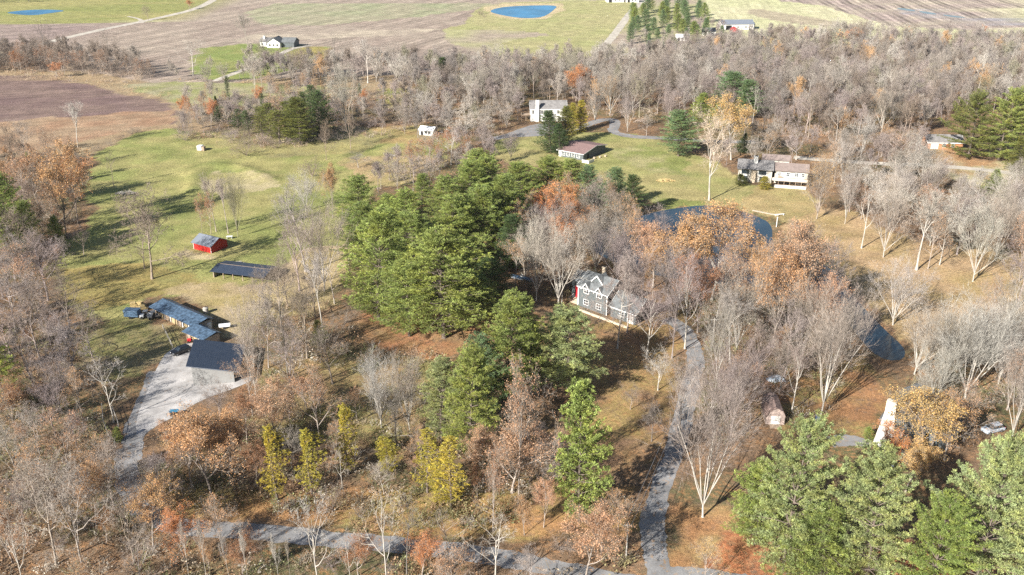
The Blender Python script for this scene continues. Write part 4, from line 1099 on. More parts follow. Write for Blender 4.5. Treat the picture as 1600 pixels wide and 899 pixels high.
def tree(kind, u, v, top=None, h=None, wpx=None, tone='pale grey', bark=None, w=None, xy=None):
    k = K[kind][int(rng.integers(len(K[kind])))]
    if xy is None: x, y = G(u, v)
    else: x, y = xy
    if h is None: h = Ht(u, v, top)
    sc = W(x, y, h * .5)[2]
    wm = w if w else (wpx / sc * (1.14 if kind == 'pine' else 1.0) if wpx else k.W * h / k.H)
    name = {'pine': 'pine_tree', 'colpine': 'pine_tree', 'bigpine': 'pine_tree', 'spruce': 'pine_tree', 'cedar': 'cedar_tree', 'arbor': 'arborvitae', 'low': 'shrub',
            'oak': 'oak_tree', 'thinoak': 'oak_tree', 'willow': 'oak_tree'}.get(kind, 'bare_tree')
    r = bpy.data.objects.new(name, None); COL.objects.link(r); r.empty_display_size = .3
    r.location = (x, y, -.05); s = wm / k.W; r.scale = (s, s, h / k.H); r.rotation_euler = (rng.normal(0, .02), rng.normal(0, .02), rng.uniform(0, 6.283))
    col = TONE.get(tone) or LEAF.get(tone) or NEED.get(tone)
    f = rng.uniform(.9, 1.1); col = (col[0] * f * rng.uniform(.96, 1.04), col[1] * f, col[2] * f * rng.uniform(.95, 1.05))
    for nm, me in (('trunk', k.trunk), ('crown', k.crown)):
        o = bpy.data.objects.new(nm, me); COL.objects.link(o); o.parent = r
        if nm == 'crown': o.color = (*col, 1)
        else:
            bk = bark or ((.15, .12, .10) if tone in NEED else (.33, .28, .24) if tone in LEAF else tuple(min(.66, c * 1.12) for c in col))
            o.color = (*bk, 1)
    r['category'] = CATS.get(kind, 'tree')
    TREES.append([r, kind, tone, u, v, h])
    return r

# ------------------------------------------------------------------ trees one can point at in the photograph: kind, u, base v, top v, width px, tone
WHITE = (.42, .39, .345)
HAND = [
 # pines of the central group
 ('colpine', 905, 812, 590, 88, 'bright green'), ('pine', 888, 612, 470, 104, 'pale green'), ('pine', 838, 600, 500, 60, 'bright green'),
 ('pine', 786, 628, 448, 100, 'mid green'), ('pine', 735, 720, 535, 78, 'bright green'), ('pine', 748, 652, 520, 76, 'blue-green'), ('pine', 690, 690, 555, 62, 'pale green'),
 ('pine', 592, 500, 318, 112, 'bright green'), ('pine', 694, 528, 352, 134, 'bright green'), ('pine', 640, 525, 408, 80, 'bright green'), ('pine', 655, 452, 330, 100, 'mid green'),
 ('pine', 562, 368, 272, 60, 'mid green'), ('pine', 575, 420, 318, 70, 'mid green'), ('pine', 640, 400, 292, 78, 'bright green'), ('pine', 700, 420, 300, 92, 'mid green'),
 ('pine', 745, 412, 290, 88, 'mid green'), ('pine', 690, 365, 272, 66, 'mid green'), ('pine', 735, 350, 252, 72, 'bright green'), ('pine', 780, 395, 268, 76, 'mid green'),
 ('pine', 770, 330, 240, 62, 'bright green'), ('pine', 745, 300, 230, 54, 'bright green'), ('pine', 812, 335, 248, 66, 'mid green'), ('pine', 795, 425, 330, 60, 'dark green'),
 ('pine', 850, 318, 240, 62, 'bright green'), ('pine', 886, 320, 246, 54, 'bright green'), ('pine', 958, 330, 262, 44, 'blue-green'), ('pine', 985, 338, 270, 40, 'dark green'),
 ('pine', 915, 322, 256, 44, 'blue-green'), ('pine', 615, 470, 400, 60, 'mid green'), ('pine', 760, 470, 400, 64, 'dark green'), ('pine', 745, 500, 430, 60, 'mid green'),
 ('pine', 585, 490, 440, 55, 'bright green'), ('pine', 660, 330, 268, 40, 'mid green'), ('pine', 610, 370, 300, 54, 'bright green'), ('pine', 800, 380, 300, 60, 'mid green'),
 # the three big pines bottom right and companions
 ('bigpine', 1222, 893, 645, 158, 'pale green'), ('bigpine', 1352, 925, 696, 138, 'pale green'), ('bigpine', 1518, 940, 676, 172, 'pale green'),
 ('bigpine', 1440, 960, 760, 120, 'mid green'), ('bigpine', 1592, 935, 740, 110, 'pale green'), ('pine', 1275, 930, 800, 120, 'mid green'), ('pine', 1180, 850, 720, 80, 'bright green'),
 # pines of the upper right
 ('bigpine', 1512, 248, 140, 82, 'olive green'), ('bigpine', 1560, 250, 130, 92, 'bright green'), ('bigpine', 1592, 246, 140, 70, 'mid green'), ('spruce', 1592, 270, 212, 46, 'olive green'),
 ('spruce', 1549, 306, 262, 46, 'mid green'), ('pine', 1600, 75, 46, 26, 'dark green'),
 # mid distance pines and evergreens
 ('pine', 1060, 244, 170, 54, 'blue-green'), ('pine', 1092, 196, 144, 34, 'bright green'), ('pine', 1142, 178, 110, 58, 'blue-green'), ('pine', 1165, 186, 122, 44, 'blue-green'),
 ('spruce', 1160, 238, 208, 26, 'dark green'), ('pine', 1120, 205, 158, 32, 'mid green'),
 ('arbor', 861, 238, 172, 44, 'dark green'), ('arbor', 880, 228, 164, 36, 'olive green'), ('arbor', 893, 210, 160, 22, 'yellow-green'), ('arbor', 907, 206, 156, 22, 'yellow-green'),
 ('arbor', 875, 242, 192, 30, 'dark green'),
 # dark cedars in the wood left of centre
 ('cedar', 424, 216, 160, 36, 'olive green'), ('cedar', 448, 218, 158, 40, 'olive green'), ('cedar', 476, 212, 142, 44, 'dark green'), ('cedar', 372, 205, 170, 26, 'dark green'),
 ('cedar', 492, 196, 132, 36, 'dark green'), ('spruce', 340, 190, 148, 18, 'dark green'), ('cedar', 462, 222, 178, 34, 'olive green'), ('pine', 690, 128, 88, 30, 'dark green'), ('cedar', 438, 224, 172, 46, 'olive green'), ('cedar', 410, 214, 166, 34, 'olive green'), ('pine', 470, 226, 150, 46, 'olive green'), ('pine', 500, 214, 140, 44, 'dark green'), ('cedar', 390, 210, 172, 30, 'dark green'),
 # yellow-green cedars at the bottom
 ('cedar', 434, 782, 664, 52, 'yellow-green'), ('cedar', 488, 772, 670, 52, 'yellow-green'), ('cedar', 545, 742, 630, 46, 'yellow-green'), ('cedar', 606, 742, 682, 40, 'yellow-green'),
 ('cedar', 668, 770, 668, 50, 'yellow-green'), ('cedar', 705, 796, 680, 56, 'yellow-green'), ('cedar', 497, 545, 500, 40, 'olive green'), ('cedar', 690, 790, 735, 40, 'yellow-green'),
 # evergreens on the left edge
 ('pine', 12, 640, 492, 74, 'bright green'), ('pine', 22, 395, 266, 62, 'mid green'), ('pine', 45, 400, 310, 46, 'mid green'), ('pine', 0, 420, 300, 60, 'mid green'),
 # single bare trees
 ('spread', 238, 436, 300, 122, 'grey-brown'), ('round', 226, 420, 330, 60, 'grey-brown'), ('open', 178, 293, 238, 26, 'grey-brown'), ('tall', 122, 232, 160, 34, 'silvery', WHITE), ('round', 40, 245, 186, 50, 'pale grey'),
 ('round', 1108, 313, 172, 84, 'golden-bare', WHITE), ('vase', 1098, 808, 588, 158, 'pinkish grey', WHITE), ('vase', 1283, 648, 455, 120, 'pale grey', WHITE), ('vase', 1250, 575, 440, 90, 'pale grey', WHITE),
 ('vase', 1395, 508, 412, 96, 'silvery', WHITE), ('open', 1346, 388, 280, 78, 'silvery', WHITE), ('tall', 1432, 422, 300, 76, 'silvery', WHITE), ('spread', 1468, 414, 300, 70, 'silvery', WHITE),
 ('vase', 1520, 440, 318, 80, 'silvery', WHITE), ('vase', 1508, 622, 480, 150, 'silvery', WHITE), ('vase', 1470, 610, 492, 110, 'pale grey', WHITE), ('vase', 1580, 690, 540, 90, 'pale grey', WHITE),
 ('vase', 1560, 600, 500, 90, 'pale grey', WHITE), ('round', 1028, 610, 545, 52, 'silvery', WHITE), ('round', 1070, 545, 400, 80, 'pinkish grey', WHITE), ('vase', 1120, 600, 478, 90, 'pale grey', WHITE),
 ('tall', 1140, 570, 445, 60, 'pale grey', WHITE), ('round', 1175, 600, 500, 80, 'pinkish grey'), ('vase', 1150, 650, 540, 100, 'pinkish grey'), ('round', 1225, 590, 470, 70, 'pinkish grey'),
 ('spread', 1018, 690, 628, 60, 'dark grey'), ('round', 985, 640, 600, 40, 'grey-brown'), ('vase', 872, 480, 350, 96, 'silvery', WHITE), ('vase', 838, 470, 332, 80, 'silvery', WHITE),
 ('open', 877, 478, 360, 70, 'silvery', WHITE), ('spread', 980, 520, 400, 84, 'pinkish grey'), ('round', 1010, 560, 440, 70, 'pinkish grey', WHITE), ('vase', 1045, 500, 380, 70, 'pinkish grey'),
 ('spread', 962, 400, 300, 90, 'grey-brown'), ('round', 920, 385, 300, 70, 'grey-brown'), ('spread', 730, 232, 158, 74, 'silvery', WHITE), ('open', 705, 258, 200, 40, 'silvery', WHITE),
 ('vase', 540, 205, 100, 60, 'silvery', WHITE), ('tall', 575, 130, 62, 40, 'silvery'), ('open', 524, 102, 52, 42, 'dark grey'), ('open', 455, 118, 70, 30, 'dark grey'), ('open', 302, 118, 62, 66, 'silvery', WHITE),
 ('tall', 388, 78, 22, 26, 'pale grey'), ('round', 232, 32, 8, 20, 'grey-brown'), ('open', 172, 88, 45, 38, 'dark grey'), ('open', 72, 100, 30, 60, 'dark grey'), ('round', 1250, 62, 34, 34, 'pinkish grey'),
 ('open', 1526, 150, 68, 60, 'silvery', WHITE), ('open', 1420, 95, 40, 50, 'silvery', WHITE), ('open', 1355, 100, 48, 50, 'silvery', WHITE), ('open', 1580, 130, 70, 60, 'silvery', WHITE),
 ('round', 1244, 250, 190, 60, 'pinkish grey', WHITE), ('vase', 1314, 262, 200, 60, 'pale grey', WHITE), ('round', 1400, 275, 196, 92, 'pinkish grey'), ('vase', 1345, 245, 180, 60, 'silvery'),
 ('vase', 980, 206, 142, 36, 'pinkish grey', WHITE), ('vase', 1044, 196, 142, 40, 'pinkish grey'), ('vase', 930, 196, 138, 38, 'pale grey', WHITE), ('round', 1010, 212, 176, 24, 'pale grey'),
 ('tall', 338, 362, 272, 30, 'pale grey'), ('vase', 372, 370, 270, 50, 'olive-grey'), ('tall', 357, 365, 280, 34, 'pale grey'), ('thinoak', 330, 366, 302, 32, 'rust-orange'), ('thinoak', 316, 364, 304, 22, 'rust-orange'),
 ('vase', 478, 330, 270, 50, 'silvery', WHITE), ('round', 478, 425, 272, 84, 'pale grey'), ('round', 468, 455, 335, 70, 'pinkish grey'), ('spread', 545, 415, 330, 50, 'pale grey'), ('round', 440, 520, 400, 84, 'grey-brown'), ('round', 480, 560, 440, 84, 'grey-brown'), ('spread', 420, 575, 455, 84, 'pale grey'), ('round', 455, 615, 500, 80, 'pinkish grey'), ('round', 520, 600, 500, 70, 'grey-brown'), ('thinoak', 395, 650, 560, 84, 'pink-tan'), ('vase', 507, 455, 318, 86, 'pale grey', (.42, .38, .34)), ('tall', 505, 520, 390, 50, 'silvery', WHITE),
 ('vase', 596, 668, 545, 96, 'silvery', WHITE), ('vase', 640, 672, 555, 80, 'pale grey', WHITE), ('spread', 620, 700, 610, 90, 'dark grey'), ('open', 450, 590, 450, 90, 'dark grey'), ('vase', 400, 620, 468, 70, 'pale grey', WHITE),
 ('round', 510, 250, 188, 30, 'grey-brown'), ('round', 548, 232, 175, 34, 'grey-brown'), ('low', 488, 276, 244, 56, 'grey-brown'), ('low', 290, 220, 200, 40, 'pinkish grey'), ('low', 385, 244, 215, 60, 'grey-brown'),
 ('round', 560, 262, 240, 44, 'pale grey'), ('open', 178, 660, 560, 64, 'silvery', WHITE), ('spread', 120, 600, 500, 110, 'pinkish grey'), ('spread', 62, 560, 430, 110, 'pinkish grey'), ('vase', 95, 640, 560, 80, 'pinkish grey'),
 ('round', 103, 415, 372, 28, 'pinkish grey'), ('round', 131, 398, 352, 26, 'pinkish grey'), ('spread', 40, 420, 322, 86, 'grey-brown'), ('round', 145, 620, 560, 60, 'grey-brown'),
 # leafy oaks
 ('oak', 104, 372, 226, 84, 'tan-leaved', (.16, .13, .11)), ('oak', 122, 350, 240, 60, 'rust-orange', (.16, .13, .11)), ('thinoak', 40, 330, 240, 90, 'pink-tan'), ('oak', 330, 772, 648, 116, 'tan-leaved'),
 ('oak', 1142, 250, 150, 76, 'golden-tan', WHITE), ('oak', 1060, 470, 340, 100, 'tan-leaved', WHITE), ('oak', 1112, 470, 322, 108, 'tan-leaved', WHITE), ('oak', 1180, 480, 380, 90, 'tan-leaved'),
 ('oak', 870, 372, 290, 72, 'rust-orange'), ('oak', 900, 388, 318, 70, 'rust-orange'), ('thinoak', 980, 400, 300, 80, 'tan-leaved'), ('oak', 900, 158, 102, 50, 'rust-orange'),
 ('willow', 1276, 342, 240, 72, 'golden-tan'), ('oak', 1438, 735, 612, 120, 'golden-tan'), ('thinoak', 1475, 720, 612, 90, 'tan-leaved'), ('thinoak', 1505, 690, 600, 84, 'pink-tan'), ('round', 1430, 690, 585, 80, 'pale grey'), ('oak', 1385, 760, 665, 60, 'rust-orange'), ('oak', 1415, 770, 690, 70, 'golden-tan'), ('oak', 1455, 700, 620, 90, 'tan-leaved'),
 ('oak', 915, 905, 790, 110, 'pink-tan'), ('oak', 800, 770, 670, 130, 'pink-tan'), ('thinoak', 810, 790, 565, 120, 'pink-tan'), ('oak', 400, 760, 690, 50, 'copper-brown'), ('thinoak', 770, 830, 700, 70, 'copper-brown'),
 ('oak', 30, 112, 80, 16, 'rust-orange'), ('oak', 88, 122, 98, 22, 'rust-orange'), ('oak', 860, 462, 430, 22, 'copper-brown'), ('oak', 520, 340, 255, 30, 'tan-leaved'), ('thinoak', 655, 268, 220, 60, 'rust-orange'),
 ('thinoak', 1210, 490, 380, 90, 'pink-tan'), ('thinoak', 1250, 500, 372, 90, 'pink-tan'), ('oak', 1215, 470, 400, 60, 'tan-leaved'), ('thinoak', 1160, 420, 330, 60, 'pink-tan'), ('oak', 297, 15, 0, 14, 'rust-orange'),
 ('thinoak', 1100, 920, 842, 60, 'golden-tan'), ('oak', 480, 640, 588, 60, 'copper-brown'), ('thinoak', 300, 200, 150, 24, 'rust-orange'), ('oak', 1330, 80, 44, 26, 'rust-orange'), ('oak', 1415, 78, 42, 14, 'rust-orange'),
 ('oak', 1530, 72, 40, 14, 'rust-orange'), ('thinoak', 1440, 150, 108, 40, 'rust-orange'),
 ('round', 1062, 690, 560, 84, 'pinkish grey', WHITE), ('round', 1020, 415, 318, 66, 'pinkish grey'), ('thinoak', 985, 430, 325, 70, 'tan-leaved'), ('round', 1245, 470, 345, 76, 'pinkish grey'),
 ('oak', 1242, 528, 352, 96, 'pink-tan'), ('oak', 1205, 545, 400, 84, 'tan-leaved'), ('round', 1282, 520, 372, 80, 'pinkish grey'), ('oak', 1268, 560, 430, 70, 'pink-tan'), ('thinoak', 1178, 540, 372, 86, 'tan-leaved'),
 ('spread', 965, 545, 405, 100, 'pinkish grey', WHITE), ('round', 1000, 500, 385, 84, 'pinkish grey'), ('oak', 1020, 450, 350, 76, 'pink-tan'), ('vase', 930, 430, 318, 84, 'pale grey'),
 ('oak', 1090, 520, 400, 76, 'copper-brown'), ('round', 1050, 560, 440, 60, 'pinkish grey'), ('thinoak', 1140, 520, 395, 80, 'pink-tan'), ('vase', 1140, 690, 560, 84, 'pinkish grey'),
 ('oak', 300, 760, 655, 80, 'tan-leaved'), ('oak', 360, 730, 640, 90, 'tan-leaved'), ('oak', 282, 720, 668, 56, 'rust-orange'), ('oak', 430, 700, 600, 80, 'pink-tan'), ('thinoak', 500, 690, 570, 90, 'pink-tan'), ('oak', 240, 856, 750, 80, 'tan-leaved'), ('round', 178, 795, 690, 90, 'pale grey'), ('round', 264, 805, 705, 84, 'pinkish grey'),
 ('oak', 150, 820, 720, 90, 'tan-leaved'), ('thinoak', 60, 800, 690, 110, 'tan-leaved'), ('oak', 20, 880, 790, 80, 'pink-tan'), ('thinoak', 110, 740, 640, 90, 'pink-tan'), ('oak', 290, 880, 800, 70, 'rust-orange'),
 ('oak', 380, 905, 840, 60, 'copper-brown'), ('oak', 560, 900, 840, 60, 'copper-brown'), ('oak', 660, 905, 835, 60, 'rust-orange'), ('thinoak', 20, 480, 370, 90, 'pink-tan'), ('oak', 60, 320, 235, 70, 'pink-tan'),
 ('round', 75, 470, 360, 80, 'pinkish grey'), ('spread', 25, 520, 400, 90, 'pinkish grey'), ('round', 110, 520, 420, 80, 'grey-brown'), ('spread', 145, 560, 470, 80, 'grey-brown'), ('spread', 95, 590, 490, 90, 'pinkish grey'),
 ('vase', 1380, 402, 290, 70, 'pale grey', WHITE), ('round', 1495, 398, 300, 70, 'pinkish grey'), ('vase', 1555, 405, 300, 80, 'pale grey', WHITE), ('thinoak', 1592, 440, 335, 80, 'pink-tan'), ('round', 1590, 480, 372, 76, 'pinkish grey'),
 ('round', 1578, 560, 430, 90, 'pale grey', WHITE), ('thinoak', 1450, 420, 330, 60, 'pink-tan'), ('vase', 1320, 350, 270, 44, 'silvery', WHITE), ('thinoak', 1545, 520, 430, 60, 'pink-tan'),
 # shrubs near houses
 ('arbor', 1158, 290, 272, 20, 'olive green'), ('arbor', 1194, 296, 276, 20, 'yellow-green'), ('arbor', 1357, 688, 668, 18, 'bright green'), ('arbor', 184, 690, 668, 16, 'bright green'),
 # bottom row
 ('spread', 130, 890, 715, 120, 'pale grey'), ('spread', 88, 882, 720, 130, 'pale grey'), ('open', 210, 880, 780, 80, 'grey-brown'), ('open', 605, 930, 760, 90, 'silvery', WHITE), ('open', 498, 925, 770, 80, 'silvery', WHITE),
 ('open', 636, 900, 770, 70, 'dark grey'), ('open', 775, 925, 795, 90, 'silvery', WHITE), ('open', 700, 880, 800, 70, 'pale grey'), ('tall', 327, 930, 812, 16, 'silvery', WHITE), ('tall', 297, 915, 815, 14, 'silvery', WHITE),
 ('tall', 362, 925, 830, 14, 'silvery', WHITE), ('tall', 390, 925, 828, 14, 'silvery', WHITE), ('tall', 440, 930, 835, 16, 'silvery', WHITE), ('tall', 455, 915, 845, 12, 'pale grey'), ('open', 550, 920, 830, 40, 'silvery', WHITE),
 ('round', 200, 830, 730, 110, 'pale grey'), ('open', 235, 790, 700, 80, 'silvery', WHITE), ('low', 520, 800, 760, 60, 'grey-brown'), ('open', 535, 765, 695, 46, 'silvery', WHITE), ('open', 760, 700, 650, 40, 'silvery', WHITE),
]
TONE['golden-bare'] = (.56, .47, .36)
for r_ in HAND:
    tree(r_[0], r_[1], r_[2], top=r_[3], wpx=r_[4], tone=r_[5], bark=r_[6] if len(r_) > 6 else None)

# ------------------------------------------------------------------ the woods between: sampled over the ground where they stand
KEEP = [[(285, 598), (385, 588), (420, 640), (300, 665)], [(1170, 660), (1235, 655), (1240, 720), (1180, 730)], # polygons (photo pixels on the ground) kept free
 [(230, 600), (262, 545), (300, 528), (390, 560), (402, 600), (345, 615), (260, 662), (205, 715), (198, 700)],
 [(125, 245), (215, 205), (420, 236), (640, 214), (700, 236), (600, 262), (560, 330), (540, 440), (420, 470), (330, 520), (260, 545), (150, 545), (110, 470), (150, 330)],
 [(760, 225), (900, 205), (960, 212), (1060, 226), (1140, 270), (1250, 300), (1290, 335), (1240, 350), (1160, 330), (1040, 324), (960, 280), (860, 262)],
 [(880, 480), (905, 445), (985, 470), (1000, 515), (960, 540), (900, 505)], [(920, 500), (1080, 500), (1060, 640), (1000, 740), (940, 740), (900, 640)],
 [(1216, 352), (1290, 330), (1330, 350), (1560, 420), (1620, 520), (1440, 560), (1300, 412)], [(1355, 700), (1360, 640), (1450, 640), (1560, 690), (1560, 720), (1400, 720)],
 [(1440, 262), (1560, 250), (1700, 260), (1700, 310), (1440, 300)], [(1190, 670), (1190, 640), (1225, 640), (1230, 672)], [(775, 222), (800, 190), (900, 190), (970, 180), (975, 206), (900, 215)],
 [(1290, 700), (1290, 650), (1380, 600), (1380, 700)], [(1040, 770), (1160, 740), (1160, 900), (1050, 900)],
]
KEEPW = [np.array(PX(p)) for p in KEEP]
def free(x, y):
    X = np.array([x]); Y = np.array([y])
    for p in KEEPW:
        if inside(p, X, Y)[0]: return False
    if inside(POND, X, Y)[0] or edge_dist(POND, X, Y)[0] < 2.5: return False
    for P, hw in ROADS:
        if np.min(np.hypot(P[:, 0] - x, P[:, 1] - y)) < hw + 1.6: return False
    return True
NHAND = sum(t[1] in ('vase', 'round', 'spread', 'tall', 'open') for t in TREES)
placed = [(t[0].location.x, t[0].location.y) for t in TREES]
FARW = []
def wood(poly, sp, mix, hmin, hmax, wf=(.85, 1.15), far=False, hand_clear=None):
    """mix: list of (weight, kind, tone, bark)"""
    wp = np.array(PX(poly)); x0, y0 = wp.min(0); x1, y1 = wp.max(0); wt = np.array([m[0] for m in mix], float); wt /= wt.sum()
    n = int((x1 - x0) * (y1 - y0) / sp / sp * 1.5); own = []; hc = sp * .62 if hand_clear is None else hand_clear
    for _ in range(n * 3):
        x = rng.uniform(x0, x1); y = rng.uniform(y0, y1)
        if not inside(wp, np.array([x]), np.array([y]))[0]: continue
        if own and min((a - x) ** 2 + (b - y) ** 2 for a, b in own) < (sp * .8) ** 2: continue
        if placed and min((a - x) ** 2 + (b - y) ** 2 for a, b in placed) < hc ** 2: continue
        if not free(x, y): continue
        own.append((x, y)); m = mix[int(rng.choice(len(mix), p=wt))]; h = rng.uniform(hmin, hmax); u, v, _s = W(x, y)
        if m[1] == 'low': h *= .35
        if far and m[1] not in CATS: FARW.append((x, y, h, m[2], m[3] if len(m) > 3 else None, m[1])); continue
        k = K[m[1]][0]; tree(m[1], u, v, h=h, w=(k.W * h / k.H * rng.uniform(*wf)) * (1.5 if m[1] == 'low' else 1), tone=m[2], bark=m[3] if len(m) > 3 else None, xy=(x, y))
    placed.extend(own)
G1 = [(2.5, 'round', 'dark-trunked', (.13, .11, .10)), (1, 'spread', 'olive-grey'), (3, 'tall', 'pale grey'), (3, 'round', 'pinkish grey'), (3, 'tall', 'grey-brown'), (2, 'vase', 'pale grey', WHITE), (1, 'open', 'silvery', WHITE), (.5, 'thinoak', 'tan-leaved')]
GB = [(2, 'round', 'pale grey'), (2, 'thinoak', 'pink-tan'), (2, 'thinoak', 'tan-leaved'), (1, 'oak', 'copper-brown'), (1.5, 'open', 'silvery', WHITE), (1.5, 'round', 'pinkish grey'), (1, 'low', 'grey-brown')]
# near zones
wood([(-80, 960), (-60, 700), (60, 690), (190, 720), (230, 815), (330, 835), (600, 862), (820, 890), (860, 960)], 8.5, GB, 8, 17)
SH = [(2, 'low', 'grey-brown'), (2, 'low', 'pinkish grey'), (2, 'oak', 'copper-brown'), (2, 'oak', 'tan-leaved'), (1, 'oak', 'pink-tan')]
wood([(-60, 700), (-60, 640), (110, 620), (170, 670), (190, 720)], 8, GB, 8, 13)
wood([(250, 780), (240, 720), (300, 660), (420, 600), (480, 580), (560, 640), (560, 700), (700, 720), (740, 800), (500, 812), (320, 806)], 9, GB, 7, 12)
wood([(400, 600), (400, 470), (460, 450), (540, 480), (560, 540), (480, 580)], 9, [(2, 'round', 'grey-brown'), (2, 'open', 'pale grey'), (1, 'low', 'grey-brown'), (1, 'thinoak', 'tan-leaved')], 10, 15)
wood([(-60, 640), (-60, 250), (60, 250), (140, 260), (125, 330), (100, 400), (60, 470), (120, 560), (130, 620)], 10, [(3, 'round', 'pinkish grey'), (2, 'spread', 'grey-brown'), (2, 'thinoak', 'pink-tan'), (1, 'oak', 'tan-leaved'), (1, 'pine', 'mid green')], 10, 17)
wood([(740, 830), (740, 740), (860, 700), (880, 860), (820, 866)], 8, [(2, 'oak', 'pink-tan'), (2, 'thinoak', 'copper-brown'), (1, 'round', 'pinkish grey')], 9, 14)
wood([(930, 880), (960, 790), (1005, 800), (1010, 900), (930, 900)], 8, [(2, 'oak', 'pink-tan'), (1, 'thinoak', 'tan-leaved')], 6, 10)
wood([(1085, 720), (1100, 600), (1110, 520), (1090, 470), (1290, 480), (1340, 560), (1290, 640), (1180, 680)], 9, [(3, 'round', 'pinkish grey', WHITE), (3, 'vase', 'pale grey', WHITE), (2, 'thinoak', 'pink-tan'), (1, 'oak', 'tan-leaved')], 13, 20)
wood([(1005, 500), (1000, 445), (1100, 450), (1280, 475), (1100, 500), (1060, 490)], 8, [(3, 'round', 'pinkish grey'), (2, 'thinoak', 'pink-tan'), (3, 'oak', 'tan-leaved')], 12, 18)
wood([(800, 470), (800, 350), (1000, 330), (1020, 345), (930, 360), (920, 395), (960, 412), (1000, 440), (960, 450), (900, 440), (860, 480)], 8, [(3, 'round', 'pale grey'), (2, 'thinoak', 'tan-leaved'), (2, 'vase', 'pinkish grey'), (1, 'oak', 'rust-orange')], 12, 17)
wood([(580, 300), (620, 240), (760, 230), (800, 250), (700, 290), (620, 310)], 8, [(3, 'round', 'pinkish grey'), (2, 'vase', 'pale grey', WHITE), (1, 'thinoak', 'rust-orange')], 9, 14)
wood([(1400, 640), (1430, 560), (1560, 540), (1700, 540), (1760, 720), (1600, 760), (1560, 700)], 9.5, [(3, 'vase', 'silvery', WHITE), (2, 'round', 'pale grey'), (1, 'thinoak', 'pink-tan')], 14, 19)
wood([(1310, 330), (1300, 276), (1430, 268), (1480, 300), (1640, 310), (1760, 330), (1760, 480), (1600, 400), (1500, 400), (1400, 370)], 8.5, [(3, 'vase', 'silvery', WHITE), (3, 'round', 'pinkish grey'), (2, 'round', 'pale grey'), (.6, 'thinoak', 'pink-tan')], 11, 16)
wood([(1480, 520), (1620, 500), (1720, 520), (1720, 560), (1560, 560)], 9, [(2, 'vase', 'silvery', WHITE), (1, 'thinoak', 'tan-leaved')], 9, 13)
wood([(1120, 262), (1160, 215), (1300, 240), (1440, 230), (1440, 255), (1300, 275), (1270, 262)], 11, [(3, 'round', 'pinkish grey'), (2, 'vase', 'pale grey', WHITE), (.8, 'thinoak', 'tan-leaved')], 11, 15)
wood([(280, 215), (290, 165), (420, 150), (560, 150), (590, 190), (520, 215), (430, 232), (330, 214)], 9.5, [(3, 'round', 'pale grey'), (2, 'vase', 'pinkish grey'), (2, 'low', 'grey-brown'), (.6, 'oak', 'rust-orange'), (.8, 'cedar', 'dark green')], 9, 14)
wood([(-60, 122), (-60, 92), (60, 94), (160, 104), (236, 116), (240, 126), (140, 118), (0, 114)], 6.5, [(3, 'thinoak', 'copper-brown'), (5, 'low', 'grey-brown')], 9, 14, hand_clear=2)
wood([(275, 222), (285, 165), (420, 145), (600, 145), (620, 190), (540, 218), (430, 234), (330, 218)], 7.5, [(4, 'low', 'grey-brown'), (4, 'low', 'pinkish grey'), (2, 'thinoak', 'tan-leaved')], 8, 13, hand_clear=2.5)
# bushes between the nearer trees
for P_ in ([(-80, 960), (-60, 640), (110, 620), (190, 720), (230, 830), (600, 870), (860, 960)], [(240, 800), (240, 720), (300, 660), (420, 600), (560, 640), (700, 720), (740, 800), (500, 812)], [(-60, 640), (-60, 250), (60, 250), (130, 270), (100, 400), (60, 470), (120, 560)],
           [(740, 840), (740, 730), (860, 700), (880, 860)], [(1100, 700), (1110, 480), (1290, 480), (1330, 560), (1290, 640)]):
    wood(P_, 8.5, SH, 4.5, 7.5, hand_clear=3.0)
# woods that stretch away
wood([(560, 215), (590, 160), (700, 150), (800, 160), (815, 190), (775, 215), (700, 222)], 9, G1, 12, 17)
wood([(640, 160), (640, 135), (800, 130), (925, 135), (1100, 140), (1250, 150), (1460, 165), (1480, 200), (1430, 222), (1300, 225), (1190, 205), (1170, 190), (1060, 190), (900, 175), (800, 165)], 7.8, G1, 13, 21, far=True)
wood([(400, 150), (380, 112), (640, 116), (925, 110), (1100, 105), (1250, 110), (1460, 105), (1800, 120), (1800, 215), (1610, 230), (1590, 175), (1480, 185), (1250, 150), (925, 135), (640, 138), (560, 130)], 7.6, G1, 12, 20, far=True)
wood([(930, 112), (1010, 92), (1110, 82), (1200, 72), (1320, 64), (1480, 74), (1800, 78), (1800, 122), (1460, 108), (1250, 112), (1100, 106)], 7.8, G1, 11, 19, far=True)
wood([(-160, 125), (-160, 88), (40, 88), (120, 96), (230, 110), (245, 126), (140, 118), (0, 112)], 6.2, [(4, 'round', 'grey-brown'), (2, 'low', 'grey-brown'), (3, 'tall', 'grey-brown'), (1.5, 'open', 'pale grey')], 12, 18, far=True)
wood([(235, 130), (250, 112), (360, 120), (420, 112), (420, 130), (300, 134)], 11, [(2, 'low', 'pale grey'), (2, 'round', 'pale grey')], 8, 12, far=True)
wood([(-200, 6), (-200, -8), (40, -6), (70, 1), (30, 6)], 9, [(1, 'round', 'dark grey')], 8, 11, far=True)
# pine grove at the top
wood([(972, 70), (985, 28), (1010, 16), (1075, 12), (1105, 30), (1100, 70), (1040, 78)], 17, [(3, 'pine', 'blue-green'), (2, 'pine', 'mid green')], 11, 16, wf=(1.1, 1.6))
wood([(985, 80), (985, 60), (1100, 60), (1130, 64), (1120, 84), (1040, 90)], 12, [(2, 'pine', 'blue-green'), (3, 'round', 'pale grey')], 8, 12)
wood([(1085, 50), (1100, 38), (1128, 50), (1126, 62), (1090, 62)], 10, [(3, 'round', 'pinkish grey')], 8, 11)
wood([(735, 18), (755, 22), (765, 30), (745, 28)], 10, [(1, 'low', 'grey-brown')], 9, 12)
print('TREES', len(TREES), 'FAR', len(FARW))

